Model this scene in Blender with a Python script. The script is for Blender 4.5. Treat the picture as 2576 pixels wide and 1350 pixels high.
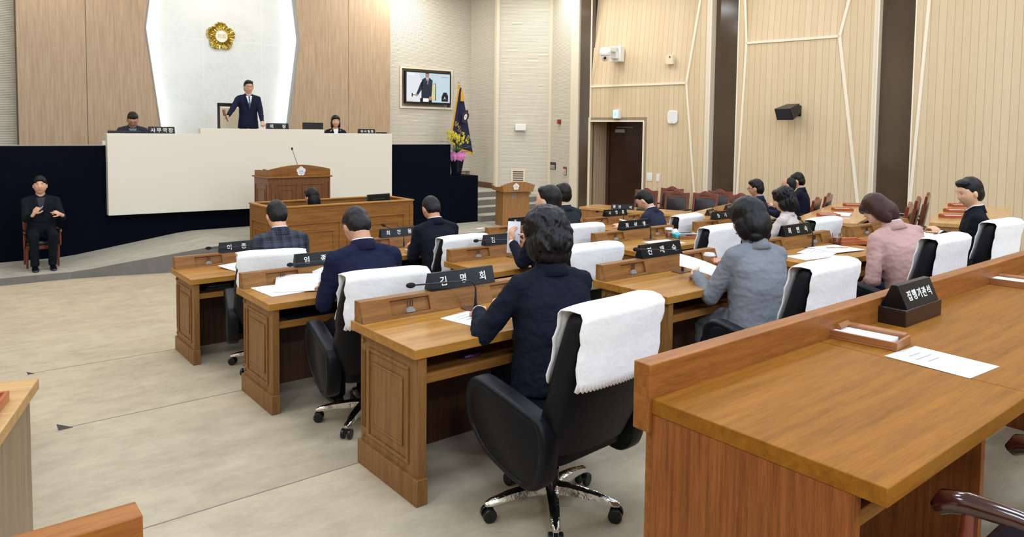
import bpy, bmesh, math, random
from mathutils import Vector as V, Matrix as M, noise
from mathutils.bvhtree import BVHTree
for o in list(bpy.data.objects): bpy.data.objects.remove(o, do_unlink=True)
SC = bpy.context.scene
COL = SC.collection
R = math.radians
# ---------------------------------------------------------------- camera (a 24 mm photograph cropped at the top)
EYE = 2.02
YAW, PITCH, ROLL = .67860, .05796, .011695
fw = V((math.sin(YAW)*math.cos(PITCH), math.cos(YAW)*math.cos(PITCH), -math.sin(PITCH)))
r0 = V((math.cos(YAW), -math.sin(YAW), 0)); u0 = r0.cross(fw)
rr = r0*math.cos(ROLL)+u0*math.sin(ROLL); uu = -r0*math.sin(ROLL)+u0*math.cos(ROLL)
cd = bpy.data.cameras.new('camera'); cam = bpy.data.objects.new('camera', cd); COL.objects.link(cam)
cam.matrix_world = M(((rr.x, uu.x, -fw.x, 0), (rr.y, uu.y, -fw.y, 0), (rr.z, uu.z, -fw.z, EYE), (0, 0, 0, 1)))
cd.sensor_width = 36; cd.lens = 36*1818/2576; cd.shift_y = -(675-433.6)/2576; cd.clip_start = .05
SC.camera = cam
# ---------------------------------------------------------------- world, exposure, big lights
SC.view_settings.view_transform = 'Standard'; SC.view_settings.look = 'None'
SC.view_settings.exposure = 0.0; SC.view_settings.gamma = 1.0; SC.view_settings.use_curve_mapping = False
w = bpy.data.worlds.new('world'); SC.world = w; w.use_nodes = True
w.node_tree.nodes['Background'].inputs[0].default_value = (.9, .95, 1, 1); w.node_tree.nodes['Background'].inputs[1].default_value = .05
CEIL = 5.7
LIGHTS = []
def area(name, loc, sx, sy, power, color=(1, .985, .965), rot=(0, 0, 0)):
    l = bpy.data.lights.new(name, 'AREA'); l.shape = 'RECTANGLE'; l.size = sx; l.size_y = sy; l.energy = power; l.color = color
    o = bpy.data.objects.new(name, l); COL.objects.link(o); o.location = loc; o.rotation_euler = rot
    LIGHTS.append((name, loc, sx, sy)); return o
area('corner_washer', (9.3, 15.3, CEIL-.03), 1.0, .25, 50, (1, .985, .96), (0, 0, 0))
for iy, y in enumerate((-1.5, 1.6, 4.7, 7.8, 10.9)):
    for ix, x in enumerate((-1.6, 2.4, 6.4, 10.4)):
        area('ceiling_lamp', (x, y, CEIL-.03), 1.5, .9, (62, 62, 62, 58, 58)[iy], ((.74, .90, 1.16), (.74, .90, 1.16), (.86, .96, 1.10), (.96, 1, 1.06), (.98, 1, 1.04))[iy])
for x in (-1.6, 3.4, 8.6):      # added unseen fill lamps at the rear, brightening surfaces that face the camera
    area('rear_fill_lamp', (x, -3.9, 5.0), 1.2, .35, 120, (.80, .92, 1.12), (R(62), 0, 0))
# spots that wash the front wall and the right wall
for x in (1.6, 4.9, 8.2):
    area('front_wall_washer', (x, 14.6, CEIL-.03), 1.6, .25, 38, (1, .975, .94), (R(18), 0, 0))
for s in (-2.4, -.8, .8, 2.4, 4.0, 5.6, 7.0):
    c = V((13.4, 5, 0)) + V((-.1754, .9845, 0))*s + V((-.9845, -.1754, 0))*.75
    area('side_wall_washer', (c.x, c.y, CEIL-.03), .25, 1.2, 9, (1, .975, .94), (0, R(14), R(10.1)))
area('corner_washer', (11.3, 13.1, CEIL-.03), 1.2, .3, 60, (1, .985, .96), (0, 0, 0))

# ---------------------------------------------------------------- helpers
TMP = bpy.data.scenes.new('tmp')      # scratch scene: modifiers and text are evaluated here, alone
def evaluated(o):
    TMP.collection.objects.link(o); vl = TMP.view_layers[0]; vl.update()
    me = bpy.data.meshes.new_from_object(o.evaluated_get(vl.depsgraph)); bpy.data.objects.remove(o); return me
def lin(c):
    return tuple((x/255/12.92 if x/255 <= .04045 else ((x/255+.055)/1.055)**2.4) for x in c)
def tag(o, label=None, cat=None, group=None, kind=None):
    if label: o['label'] = label
    if cat: o['category'] = cat
    if group: o['group'] = group
    if kind: o['kind'] = kind
    return o
def empty(name, loc=(0, 0, 0), rz=0, label=None, cat=None, group=None):
    o = bpy.data.objects.new(name, None); COL.objects.link(o); o.empty_display_size = .1
    o.location = loc; o.rotation_euler = (0, 0, R(rz)); return tag(o, label, cat, group)
KIDS = {}
def kids(o): return KIDS.get(o.name, [])
def setpar(c, p):
    c.parent = p; KIDS.setdefault(p.name, []).append(c)
def copy_tree(o, parent=None):
    c = o.copy(); COL.objects.link(c)
    if parent: setpar(c, parent)
    for ch in list(kids(o)): copy_tree(ch, c)
    return c
class MB:
    def __init__(s): s.bm = bmesh.new(); s.mi = 0
    def f(s, vs):
        try: f = s.bm.faces.new(vs); f.material_index = s.mi; return f
        except ValueError: return None
    def v(s, p): return s.bm.verts.new(p)
    def box(s, x0, x1, y0, y1, z0, z1, mt=None):
        vs = [V((x, y, z)) for x in (x0, x1) for y in (y0, y1) for z in (z0, z1)]
        if mt: vs = [mt @ p for p in vs]
        vs = [s.v(p) for p in vs]
        for q in ((0, 1, 3, 2), (4, 6, 7, 5), (0, 4, 5, 1), (2, 3, 7, 6), (0, 2, 6, 4), (1, 5, 7, 3)): s.f([vs[i] for i in q])
        return s
    def loft(s, rings, cap=True, closed=False):
        rs = [[s.v(p) for p in r] for r in rings]; n = len(rs[0])
        m = len(rs)
        for i in range(m if closed else m-1):
            a, b = rs[i], rs[(i+1) % m]
            for j in range(n): s.f([a[j], a[(j+1) % n], b[(j+1) % n], b[j]])
        if cap and not closed: s.f(rs[0][::-1]); s.f(rs[-1])
        return s
    def ring(s, c, ax, ay, n=20, p=2.0):
        out = []
        for i in range(n):
            t = 2*math.pi*i/n; cx, sy = math.cos(t), math.sin(t)
            e = 2/p
            out.append(c+ax*(math.copysign(abs(cx)**e, cx))+ay*(math.copysign(abs(sy)**e, sy)))
        return out
    def tube(s, pts, r, n=8, caps=True, closed=False):
        pts = [V(p) for p in pts]; m = len(pts); rs = r if isinstance(r, (list, tuple)) else [r]*m
        up = None; rings = []
        for i, p in enumerate(pts):
            a = pts[(i-1) % m] if closed else pts[max(i-1, 0)]; b = pts[(i+1) % m] if closed else pts[min(i+1, m-1)]
            d = (b-a).normalized()
            if up is None: up = d.orthogonal().normalized()
            up = (up-d*up.dot(d)); up = up.normalized() if up.length > 1e-6 else d.orthogonal().normalized()
            rings.append(s.ring(p, up*rs[i], d.cross(up)*rs[i], n))
        return s.loft(rings, caps, closed)
    def cap(s, p0, p1, ra, rb, n=12):
        p0, p1 = V(p0), V(p1); d = (p1-p0); L = d.length; d = d/L if L > 1e-6 else V((0, 0, 1))
        k = [-1, -.8, -.45, 0]; pts = []; rs = []
        for q in k: pts.append(p0+d*ra*q); rs.append(max(ra*math.sqrt(max(1-q*q, 0)), ra*.08))
        for q in (0, .45, .8, 1): pts.append(p1+d*rb*q); rs.append(max(rb*math.sqrt(max(1-q*q, 0)), rb*.08))
        return s.tube(pts, rs, n)
    def ell(s, c, r, rot=None, n=18, m=12, fn=None):
        c = V(c); rot = rot or M.Identity(3); rings = []
        for i in range(1, m):
            th = math.pi*i/m; ring = []
            for j in range(n):
                ph = 2*math.pi*j/n
                d = V((math.sin(th)*math.cos(ph), math.sin(th)*math.sin(ph), math.cos(th)))
                p = fn(d) if fn else V((d.x*r[0], d.y*r[1], d.z*r[2]))
                ring.append(s.v(c+rot @ p))
            rings.append(ring)
        for d, ring, fl in ((V((0, 0, 1)), rings[0], 0), (V((0, 0, -1)), rings[-1], 1)):
            p = fn(d) if fn else V((0, 0, d.z*r[2])); t = s.v(c+rot @ p)
            for j in range(n):
                q = [ring[j], ring[(j+1) % n], t]; s.f(q[::-1] if fl else q)
        for i in range(len(rings)-1):
            a, b = rings[i], rings[i+1]
            for j in range(n): s.f([a[j], b[j], b[(j+1) % n], a[(j+1) % n]])
        return s
    def prism(s, poly, ax, a, b, mt=None):
        def P(u, w_, t):
            q = {'x': (t, u, w_), 'y': (u, t, w_), 'z': (u, w_, t)}[ax]
            return mt @ V(q) if mt else V(q)
        A = [s.v(P(u, w_, a)) for u, w_ in poly]; B = [s.v(P(u, w_, b)) for u, w_ in poly]; n = len(poly)
        s.f(A[::-1]); s.f(B)
        for i in range(n): s.f([A[i], A[(i+1) % n], B[(i+1) % n], B[i]])
        return s
    def lathe(s, prof, n=24, c=(0, 0, 0)):
        c = V(c); rings = []
        for r_, z in prof: rings.append(s.ring(c+V((0, 0, z)), V((max(r_, .0005), 0, 0)), V((0, max(r_, .0005), 0)), n))
        return s.loft(rings)
    def frame(s, axis, pos, a0, a1, b0, b1, wd, th, sgn=1):
        # a raised moulding: rectangle in the plane axis=pos, a and b the two other axes
        for (p0, p1, q0, q1) in ((a0, a1, b0, b0+wd), (a0, a1, b1-wd, b1), (a0, a0+wd, b0+wd, b1-wd), (a1-wd, a1, b0+wd, b1-wd)):
            lo, hi = sorted((pos, pos+th*sgn))
            if axis == 'x': s.box(lo, hi, p0, p1, q0, q1)
            else: s.box(p0, p1, lo, hi, q0, q1)
        return s
    def build(s, name, mats, parent=None, bevel=0, smooth=None, loc=None, rot=None, seg=2, norm=True):
        if norm: bmesh.ops.recalc_face_normals(s.bm, faces=s.bm.faces)
        me = bpy.data.meshes.new(name); s.bm.to_mesh(me); s.bm.free()
        for m in (mats if isinstance(mats, (list, tuple)) else [mats]): me.materials.append(m)
        if smooth is not None:
            me.shade_smooth()
            if smooth < 180: me.set_sharp_from_angle(angle=R(smooth))
        o = bpy.data.objects.new(name, me); COL.objects.link(o)
        if parent: setpar(o, parent)
        if loc: o.location = loc
        if rot: o.rotation_euler = rot
        if bevel:
            b = o.modifiers.new('bevel', 'BEVEL'); b.width = bevel; b.segments = seg; b.limit_method = 'ANGLE'; b.angle_limit = R(40)
            if smooth is None: me.shade_smooth(); me.set_sharp_from_angle(angle=R(30))
        return o
def poly_arc(cx, cy, r, a0, a1, n):
    return [(cx+r*math.cos(R(a0+(a1-a0)*i/n)), cy+r*math.sin(R(a0+(a1-a0)*i/n))) for i in range(n+1)]
def rrect(x0, x1, y0, y1, r, n=5):
    return poly_arc(x1-r, y1-r, r, 0, 90, n)+poly_arc(x0+r, y1-r, r, 90, 180, n)+poly_arc(x0+r, y0+r, r, 180, 270, n)+poly_arc(x1-r, y0+r, r, 270, 360, n)
# ---------------------------------------------------------------- materials
class NT:
    def __init__(s, name):
        s.m = bpy.data.materials.new(name); s.m.use_nodes = True; s.t = s.m.node_tree; s.b = s.t.nodes['Principled BSDF']
    def n(s, typ, **kw):
        q = s.t.nodes.new(typ)
        for k, v_ in kw.items():
            if k.startswith('i_'):
                key = k[2:]; q.inputs[int(key) if key.isdigit() else key.replace('_', ' ')].default_value = v_
            else: setattr(q, k, v_)
        return q
    def l(s, a, b): s.t.links.new(a, b)
def mat(name, c, rough=.5, metal=0, bump=0, bscale=60, var=0, vscale=8, spec=None, coat=0, trans=0, emit=None, estr=0, alpha=1, sheen=0, ior=None, lum=None):
    t = NT(name); b = t.b; col = (*lin(c), 1)
    b.inputs['Base Color'].default_value = col; b.inputs['Roughness'].default_value = rough; b.inputs['Metallic'].default_value = metal
    if spec is not None: b.inputs['Specular IOR Level'].default_value = spec
    if coat: b.inputs['Coat Weight'].default_value = coat
    if trans: b.inputs['Transmission Weight'].default_value = trans
    if ior: b.inputs['IOR'].default_value = ior
    if sheen: b.inputs['Sheen Weight'].default_value = sheen
    if emit: b.inputs['Emission Color'].default_value = (*lin(emit), 1); b.inputs['Emission Strength'].default_value = estr
    if alpha < 1: b.inputs['Alpha'].default_value = alpha
    tc = t.n('ShaderNodeTexCoord')
    if var:
        nz = t.n('ShaderNodeTexNoise', i_Scale=vscale, i_Detail=4.0); t.l(tc.outputs['Object'], nz.inputs['Vector'])
        mx = t.n('ShaderNodeMixRGB', blend_type='MULTIPLY'); mx.inputs[0].default_value = 1
        rp = t.n('ShaderNodeMapRange', i_1=.3, i_2=.7, i_3=1-var, i_4=1+var*.4); t.l(nz.outputs['Fac'], rp.inputs[0])
        mx.inputs[1].default_value = col; t.l(rp.outputs[0], mx.inputs[2]); t.l(mx.outputs[0], b.inputs['Base Color'])
    if bump:
        nz = t.n('ShaderNodeTexNoise', i_Scale=bscale, i_Detail=3.0); t.l(tc.outputs['Object'], nz.inputs['Vector'])
        bp = t.n('ShaderNodeBump', i_Strength=bump, i_Distance=.01); t.l(nz.outputs['Fac'], bp.inputs['Height']); t.l(bp.outputs[0], b.inputs['Normal'])
    return t.m
def wood(name, c1, c2, axis='x', rough=.35, stretch=14, scale=9, coat=0, fine=.5, spec=.5):
    t = NT(name); tc = t.n('ShaderNodeTexCoord')
    mp = t.n('ShaderNodeMapping'); sc = [stretch]*3; sc['xyz'.index(axis)] = 1; mp.inputs['Scale'].default_value = sc
    t.l(tc.outputs['Object'], mp.inputs[0])
    a = t.n('ShaderNodeTexNoise', i_Scale=scale*.25, i_Detail=6.0, i_Roughness=.6); t.l(mp.outputs[0], a.inputs['Vector'])
    b = t.n('ShaderNodeTexNoise', i_Scale=scale*2.2, i_Detail=3.0); t.l(mp.outputs[0], b.inputs['Vector'])
    ad = t.n('ShaderNodeMath', operation='MULTIPLY_ADD'); t.l(b.outputs['Fac'], ad.inputs[0]); ad.inputs[1].default_value = fine; t.l(a.outputs['Fac'], ad.inputs[2])
    mr = t.n('ShaderNodeMapRange', i_1=.35+fine*.35, i_2=.62+fine*.62); t.l(ad.outputs[0], mr.inputs[0])
    mx = t.n('ShaderNodeMixRGB'); t.l(mr.outputs[0], mx.inputs[0]); mx.inputs[1].default_value = (*lin(c1), 1); mx.inputs[2].default_value = (*lin(c2), 1)
    t.l(mx.outputs[0], t.b.inputs['Base Color']); t.b.inputs['Roughness'].default_value = rough; t.b.inputs['Specular IOR Level'].default_value = spec
    if coat: t.b.inputs['Coat Weight'].default_value = coat; t.b.inputs['Coat Roughness'].default_value = .12
    return t.m
def grooved(name, c, gc, axis, pitch, frac, rough=.5, grain=0.0, depth=.006, c2=None, soft=.3):
    # boards or ribs: a groove every `pitch` along one axis, cut with bump and a darker line
    t = NT(name); tc = t.n('ShaderNodeTexCoord'); sp = t.n('ShaderNodeSeparateXYZ'); t.l(tc.outputs['Object'], sp.inputs[0])
    mu = t.n('ShaderNodeMath', operation='MULTIPLY'); t.l(sp.outputs[axis.upper()], mu.inputs[0]); mu.inputs[1].default_value = 1/pitch
    fr = t.n('ShaderNodeMath', operation='FRACT'); t.l(mu.outputs[0], fr.inputs[0])
    pg = t.n('ShaderNodeMath', operation='PINGPONG'); t.l(fr.outputs[0], pg.inputs[0]); pg.inputs[1].default_value = .5
    mr = t.n('ShaderNodeMapRange', i_1=frac*(1-soft), i_2=frac); t.l(pg.outputs[0], mr.inputs[0])
    base = (*lin(c), 1)
    mp = t.n('ShaderNodeMapping'); sc = [16]*3; sc['xyz'.index('z')] = .8; mp.inputs['Scale'].default_value = sc; t.l(tc.outputs['Object'], mp.inputs[0])
    nz = t.n('ShaderNodeTexNoise', i_Scale=2.5, i_Detail=6.0, i_Roughness=.65); t.l(mp.outputs[0], nz.inputs['Vector'])
    fl = t.n('ShaderNodeMath', operation='FLOOR'); t.l(mu.outputs[0], fl.inputs[0])
    wn = t.n('ShaderNodeTexWhiteNoise', noise_dimensions='1D'); t.l(fl.outputs[0], wn.inputs['W'])
    ad = t.n('ShaderNodeMath', operation='MULTIPLY_ADD'); t.l(wn.outputs['Value'], ad.inputs[0]); ad.inputs[1].default_value = .35; t.l(nz.outputs['Fac'], ad.inputs[2])
    m0 = t.n('ShaderNodeMapRange', i_1=.35, i_2=1.0); t.l(ad.outputs[0], m0.inputs[0])
    g = t.n('ShaderNodeMixRGB'); t.l(m0.outputs[0], g.inputs[0]); g.inputs[1].default_value = base; g.inputs[2].default_value = (*lin(c2 or c), 1)
    mx = t.n('ShaderNodeMixRGB'); t.l(mr.outputs[0], mx.inputs[0]); mx.inputs[1].default_value = (*lin(gc), 1); t.l(g.outputs[0], mx.inputs[2])
    t.l(mx.outputs[0], t.b.inputs['Base Color'])
    bp = t.n('ShaderNodeBump', i_Strength=.6, i_Distance=depth); t.l(mr.outputs[0], bp.inputs['Height']); t.l(bp.outputs[0], t.b.inputs['Normal'])
    t.b.inputs['Roughness'].default_value = rough; return t.m
def carpet(name, c1, c2):
    t = NT(name); tc = t.n('ShaderNodeTexCoord')
    mp = t.n('ShaderNodeMapping'); mp.inputs['Scale'].default_value = (1, 1.7, 1); t.l(tc.outputs['Object'], mp.inputs[0])
    a = t.n('ShaderNodeTexNoise', i_Scale=4.2, i_Detail=8.0, i_Roughness=.7); t.l(mp.outputs[0], a.inputs['Vector'])
    br = t.n('ShaderNodeTexBrick', i_Scale=1.0); br.offset = .5
    br.inputs['Brick Width'].default_value = .5; br.inputs['Row Height'].default_value = .5; br.inputs['Mortar Size'].default_value = 0
    br.inputs['Color1'].default_value = (0, 0, 0, 1); br.inputs['Color2'].default_value = (1, 1, 1, 1)
    t.l(tc.outputs['Object'], br.inputs['Vector'])
    ad = t.n('ShaderNodeMath', operation='MULTIPLY_ADD'); t.l(br.outputs['Color'], ad.inputs[0]); ad.inputs[1].default_value = .10; t.l(a.outputs['Fac'], ad.inputs[2])
    mr = t.n('ShaderNodeMapRange', i_1=.30, i_2=.84); t.l(ad.outputs[0], mr.inputs[0])
    mx = t.n('ShaderNodeMixRGB'); t.l(mr.outputs[0], mx.inputs[0]); mx.inputs[1].default_value = (*lin(c1), 1); mx.inputs[2].default_value = (*lin(c2), 1)
    t.l(mx.outputs[0], t.b.inputs['Base Color']); t.b.inputs['Roughness'].default_value = .95; t.b.inputs['Specular IOR Level'].default_value = .1
    f = t.n('ShaderNodeTexNoise', i_Scale=260.0, i_Detail=2.0); t.l(tc.outputs['Object'], f.inputs['Vector'])
    bp = t.n('ShaderNodeBump', i_Strength=.25, i_Distance=.004); t.l(f.outputs['Fac'], bp.inputs['Height']); t.l(bp.outputs[0], t.b.inputs['Normal'])
    return t.m
def marble(name):
    t = NT(name); tc = t.n('ShaderNodeTexCoord')
    a = t.n('ShaderNodeTexNoise', i_Scale=.9, i_Detail=5.0, i_Distortion=1.2); t.l(tc.outputs['Object'], a.inputs['Vector'])
    b = t.n('ShaderNodeTexNoise', i_Scale=2.4, i_Detail=9.0, i_Roughness=.7, i_Distortion=2.2); t.l(tc.outputs['Object'], b.inputs['Vector'])
    sb = t.n('ShaderNodeMath', operation='SUBTRACT'); t.l(b.outputs['Fac'], sb.inputs[0]); sb.inputs[1].default_value = .5
    ab = t.n('ShaderNodeMath', operation='ABSOLUTE'); t.l(sb.outputs[0], ab.inputs[0])
    vr = t.n('ShaderNodeMapRange', i_1=0., i_2=.02, i_3=.16, i_4=0.); t.l(ab.outputs[0], vr.inputs[0])
    m1 = t.n('ShaderNodeMath', operation='MULTIPLY'); t.l(vr.outputs[0], m1.inputs[0])
    r2 = t.n('ShaderNodeMapRange', i_1=.42, i_2=.62); t.l(a.outputs['Fac'], r2.inputs[0]); t.l(r2.outputs[0], m1.inputs[1])
    sp = t.n('ShaderNodeSeparateXYZ'); t.l(tc.outputs['Object'], sp.inputs[0]); prev = m1.outputs[0]
    for ax, p, o in (('X', 1.24, .32), ('Z', 1.42, .28)):   # slab joints
        mu = t.n('ShaderNodeMath', operation='MULTIPLY_ADD'); t.l(sp.outputs[ax], mu.inputs[0]); mu.inputs[1].default_value = 1/p; mu.inputs[2].default_value = o
        fr = t.n('ShaderNodeMath', operation='FRACT'); t.l(mu.outputs[0], fr.inputs[0])
        lt = t.n('ShaderNodeMath', operation='LESS_THAN'); t.l(fr.outputs[0], lt.inputs[0]); lt.inputs[1].default_value = .007
        ml = t.n('ShaderNodeMath', operation='MULTIPLY_ADD'); t.l(lt.outputs[0], ml.inputs[0]); ml.inputs[1].default_value = -.25; t.l(prev, ml.inputs[2]); prev = ml.outputs[0]
    ad = t.n('ShaderNodeMath', operation='MULTIPLY_ADD'); t.l(a.outputs['Fac'], ad.inputs[0]); ad.inputs[1].default_value = .22; t.l(prev, ad.inputs[2])
    mx = t.n('ShaderNodeMixRGB'); t.l(ad.outputs[0], mx.inputs[0]); mx.inputs[1].default_value = (*lin((232, 234, 229)), 1); mx.inputs[2].default_value = (*lin((120, 130, 138)), 1)
    t.l(mx.outputs[0], t.b.inputs['Base Color']); t.b.inputs['Roughness'].default_value = .3; return t.m
def plaid(name):
    t = NT(name); tc = t.n('ShaderNodeTexCoord'); sp = t.n('ShaderNodeSeparateXYZ'); t.l(tc.outputs['Object'], sp.inputs[0]); prev = None
    for ax in 'XZ':
        for k, (p, w_, g) in enumerate(((.078, .42, .5), (.078, .1, .6))):
            mu = t.n('ShaderNodeMath', operation='MULTIPLY_ADD'); t.l(sp.outputs[ax], mu.inputs[0]); mu.inputs[1].default_value = 1/p; mu.inputs[2].default_value = .13+.5*k
            fr = t.n('ShaderNodeMath', operation='FRACT'); t.l(mu.outputs[0], fr.inputs[0])
            lt = t.n('ShaderNodeMath', operation='LESS_THAN'); t.l(fr.outputs[0], lt.inputs[0]); lt.inputs[1].default_value = w_
            ml = t.n('ShaderNodeMath', operation='MULTIPLY_ADD'); t.l(lt.outputs[0], ml.inputs[0]); ml.inputs[1].default_value = .2
            if prev: t.l(prev, ml.inputs[2])
            else: ml.inputs[2].default_value = 0
            prev = ml.outputs[0]
    mx = t.n('ShaderNodeMixRGB'); t.l(prev, mx.inputs[0]); mx.inputs[1].default_value = (*lin((24, 25, 42)), 1); mx.inputs[2].default_value = (*lin((86, 92, 104)), 1)
    t.l(mx.outputs[0], t.b.inputs['Base Color']); t.b.inputs['Roughness'].default_value = .9; return t.m
def lace(name):
    t = NT(name); t.b.inputs['Base Color'].default_value = (*lin((246, 244, 240)), 1); t.b.inputs['Roughness'].default_value = .9; t.b.inputs['Specular IOR Level'].default_value = .2
    tc = t.n('ShaderNodeTexCoord'); a = t.n('ShaderNodeTexNoise', i_Scale=14.0, i_Detail=5.0, i_Distortion=1.5); t.l(tc.outputs['Object'], a.inputs['Vector'])
    vo = t.n('ShaderNodeTexVoronoi', i_Scale=22.0, feature='DISTANCE_TO_EDGE'); t.l(tc.outputs['Object'], vo.inputs['Vector'])
    ad = t.n('ShaderNodeMath', operation='ADD'); t.l(a.outputs['Fac'], ad.inputs[0]); t.l(vo.outputs['Distance'], ad.inputs[1])
    bp = t.n('ShaderNodeBump', i_Strength=.35, i_Distance=.006); t.l(ad.outputs[0], bp.inputs['Height']); t.l(bp.outputs[0], t.b.inputs['Normal']); return t.m
DESK = ((118, 78, 40), (154, 108, 60))
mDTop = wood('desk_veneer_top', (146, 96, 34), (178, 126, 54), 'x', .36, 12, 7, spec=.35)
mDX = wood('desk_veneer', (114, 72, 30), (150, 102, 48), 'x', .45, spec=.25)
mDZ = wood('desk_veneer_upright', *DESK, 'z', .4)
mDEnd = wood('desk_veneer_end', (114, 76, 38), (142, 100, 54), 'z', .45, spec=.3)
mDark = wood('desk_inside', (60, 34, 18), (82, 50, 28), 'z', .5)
mETop = wood('long_desk_veneer', (120, 74, 18), (150, 96, 28), 'x', .5, 16, 7, spec=.12)
mEX = wood('long_desk_ledge_veneer', (118, 68, 24), (158, 98, 42), 'x', .45, 14, 8, spec=.25)
mEZ = wood('long_desk_veneer_upright', (104, 54, 20), (150, 88, 40), 'z', .45, 22, 10, spec=.25)
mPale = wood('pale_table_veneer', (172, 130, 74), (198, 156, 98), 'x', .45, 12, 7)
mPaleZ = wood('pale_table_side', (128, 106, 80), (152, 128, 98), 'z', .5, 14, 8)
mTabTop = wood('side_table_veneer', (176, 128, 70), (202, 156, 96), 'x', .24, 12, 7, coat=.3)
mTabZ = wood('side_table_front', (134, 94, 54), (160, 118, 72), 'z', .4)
mRed = wood('red_brown_wood', (92, 38, 24), (128, 58, 36), 'z', .25, 10, 8, coat=.4)
mRedDark = wood('dark_red_wood', (44, 16, 14), (66, 28, 22), 'x', .12, 10, 8, coat=.8)
mTray = wood('tray_wood', (150, 74, 40), (178, 98, 56), 'x', .3, 10, 8)
mTrayE = wood('tray_wood_pale', (134, 84, 46), (160, 104, 60), 'x', .35, 10, 8)
mPanel = wood('wall_panel_veneer', (166, 138, 108), (192, 166, 136), 'z', .45, 18, 6)
mBoards = grooved('wall_boards', (208, 184, 146), (182, 154, 116), 'x', .118, .035, .55, c2=(219, 198, 162), depth=.002)
mJamb = grooved('door_recess_boards', (176, 152, 120), (214, 200, 176), 'y', .11, .07, .5, c2=(190, 166, 132), depth=.004)
mRib = grooved('ribbed_wall', (216, 209, 191), (160, 151, 138), 'z', .031, .17, .8, c2=(224, 217, 200), depth=.012, soft=.6)
mCream = mat('cream_paint', (226, 214, 190), .6)
mWhiteTrim = mat('white_trim', (240, 228, 205), .5)
mBronze = mat('dark_bronze_glass', (84, 70, 54), .12, spec=.5, var=.15, vscale=.8)
mMarble = marble('white_marble')
mBlack = mat('black_stage_panel', (7, 12, 24), .8, var=.25, vscale=1.5, spec=.05)
mCounter = mat('cream_counter', (226, 219, 203), .45)
mCarpet = carpet('grey_carpet', (166, 152, 128), (196, 181, 154))
mStage = carpet('stage_carpet', (150, 145, 132), (182, 176, 160))
mRiser = carpet('riser_carpet', (112, 110, 106), (134, 130, 124))
mCeil = mat('ceiling_paint', (228, 234, 242), .9)
mLeather = mat('black_leather', (7, 9, 16), .45, spec=.22, bump=.12, bscale=45)
mLeatherB = mat('dark_brown_leather', (28, 24, 30), .35, bump=.1, bscale=40)
mChrome = mat('chrome_in_film', (214, 214, 212), .16, 1, bump=.35, bscale=38)
mBlackP = mat('black_plastic', (16, 18, 22), .35)
mPlate = mat('black_plate', (7, 9, 15), .3, spec=.3)
mPlateBase = mat('dark_base_wood', (34, 22, 20), .3)
mLetter = mat('pearl_letters', (236, 236, 228), .35)
mGoldLetter = mat('gold_letters', (205, 176, 84), .35, .4)
mMic = mat('microphone_black', (18, 20, 26), .5)
mFoam = mat('microphone_foam', (14, 16, 22), .95, bump=.4, bscale=300)
mPlateG = mat('grey_metal_plate', (112, 88, 74), .35, .5)
mPaper = mat('white_paper', (244, 244, 248), .8)
mInk = mat('printed_grey', (150, 150, 160), .8)
mLace = lace('white_lace')
mSkin = mat('skin', (214, 166, 134), .5, var=.08, vscale=30)
mSkinD = mat('skin_tan', (194, 142, 112), .5, var=.08, vscale=30)
def hairmat(name, c, c2):
    t = NT(name); tc = t.n('ShaderNodeTexCoord'); mp = t.n('ShaderNodeMapping'); mp.inputs['Scale'].default_value = (1, 1, .12); t.l(tc.outputs['Object'], mp.inputs[0])
    a = t.n('ShaderNodeTexNoise', i_Scale=260.0, i_Detail=3.0, i_Distortion=.6); t.l(mp.outputs[0], a.inputs['Vector'])
    mx = t.n('ShaderNodeMixRGB'); t.l(a.outputs['Fac'], mx.inputs[0]); mx.inputs[1].default_value = (*lin(c), 1); mx.inputs[2].default_value = (*lin(c2), 1); t.l(mx.outputs[0], t.b.inputs['Base Color'])
    bp = t.n('ShaderNodeBump', i_Strength=.55, i_Distance=.004); t.l(a.outputs['Fac'], bp.inputs['Height']); t.l(bp.outputs[0], t.b.inputs['Normal'])
    t.b.inputs['Roughness'].default_value = .38; t.b.inputs['Specular IOR Level'].default_value = .28; return t.m
mHair = hairmat('black_hair', (4, 3, 4), (20, 16, 18))
mHairB = hairmat('brown_hair', (30, 14, 12), (72, 40, 32))
mLip = mat('lips', (178, 104, 94), .5)
mEye = mat('eye_line', (30, 22, 20), .4)
mShirt = mat('white_shirt', (232, 234, 238), .8)
mGold = mat('polished_gold', (204, 180, 104), .2, 1)
mWhiteP = mat('white_plastic', (232, 232, 228), .35)
mGreyP = mat('grey_plastic', (150, 152, 150), .45)
mLED = mat('led_strip', (255, 255, 255), .5, emit=(236, 248, 255), estr=26)
mGlass = mat('clear_glass', (250, 250, 250), .04, trans=1, ior=1.45)
mTea = mat('tea', (150, 62, 18), .1, spec=.5)
# ---------------------------------------------------------------- the room
T1, T2, T3, T4, F0 = 0.0, .145, .29, .435, -.145
ROW = {1: (6.985, T1), 2: (5.185, T2), 3: (3.385, T3)}
COLX = {1: 2.31, 2: 4.08, 3: 5.84, 4: 7.5}
def struct(o): o['kind'] = 'structure'; return o
fl = MB()
XL, XR, YB = -5.5, 14.6, -4.5
def slab(y0, y1, z, x0=XL, x1=XR): fl.box(x0, x1, y0, y1, -.6, z)
slab(6.945, 16.6, F0)
slab(5.145, 6.945, T1, .58, XR); slab(3.335, 5.145, T2, .58, XR); slab(1.3, 3.335, T3, .58, XR); slab(YB, 1.3, T4)
# sloping aisle left of the tiers
kn_ = [(1.3, T4), (2.2, T3), (3.335, T3), (4.0, T2), (5.145, T2), (5.8, T1), (6.945, T1), (7.6, F0)]
for (ya, za), (yb, zb) in zip(kn_, kn_[1:]): fl.prism([(ya, -.6), (yb, -.6), (yb, zb), (ya, za)], 'x', XL, .58)
floor = struct(fl.build('floor', mCarpet))
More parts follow.
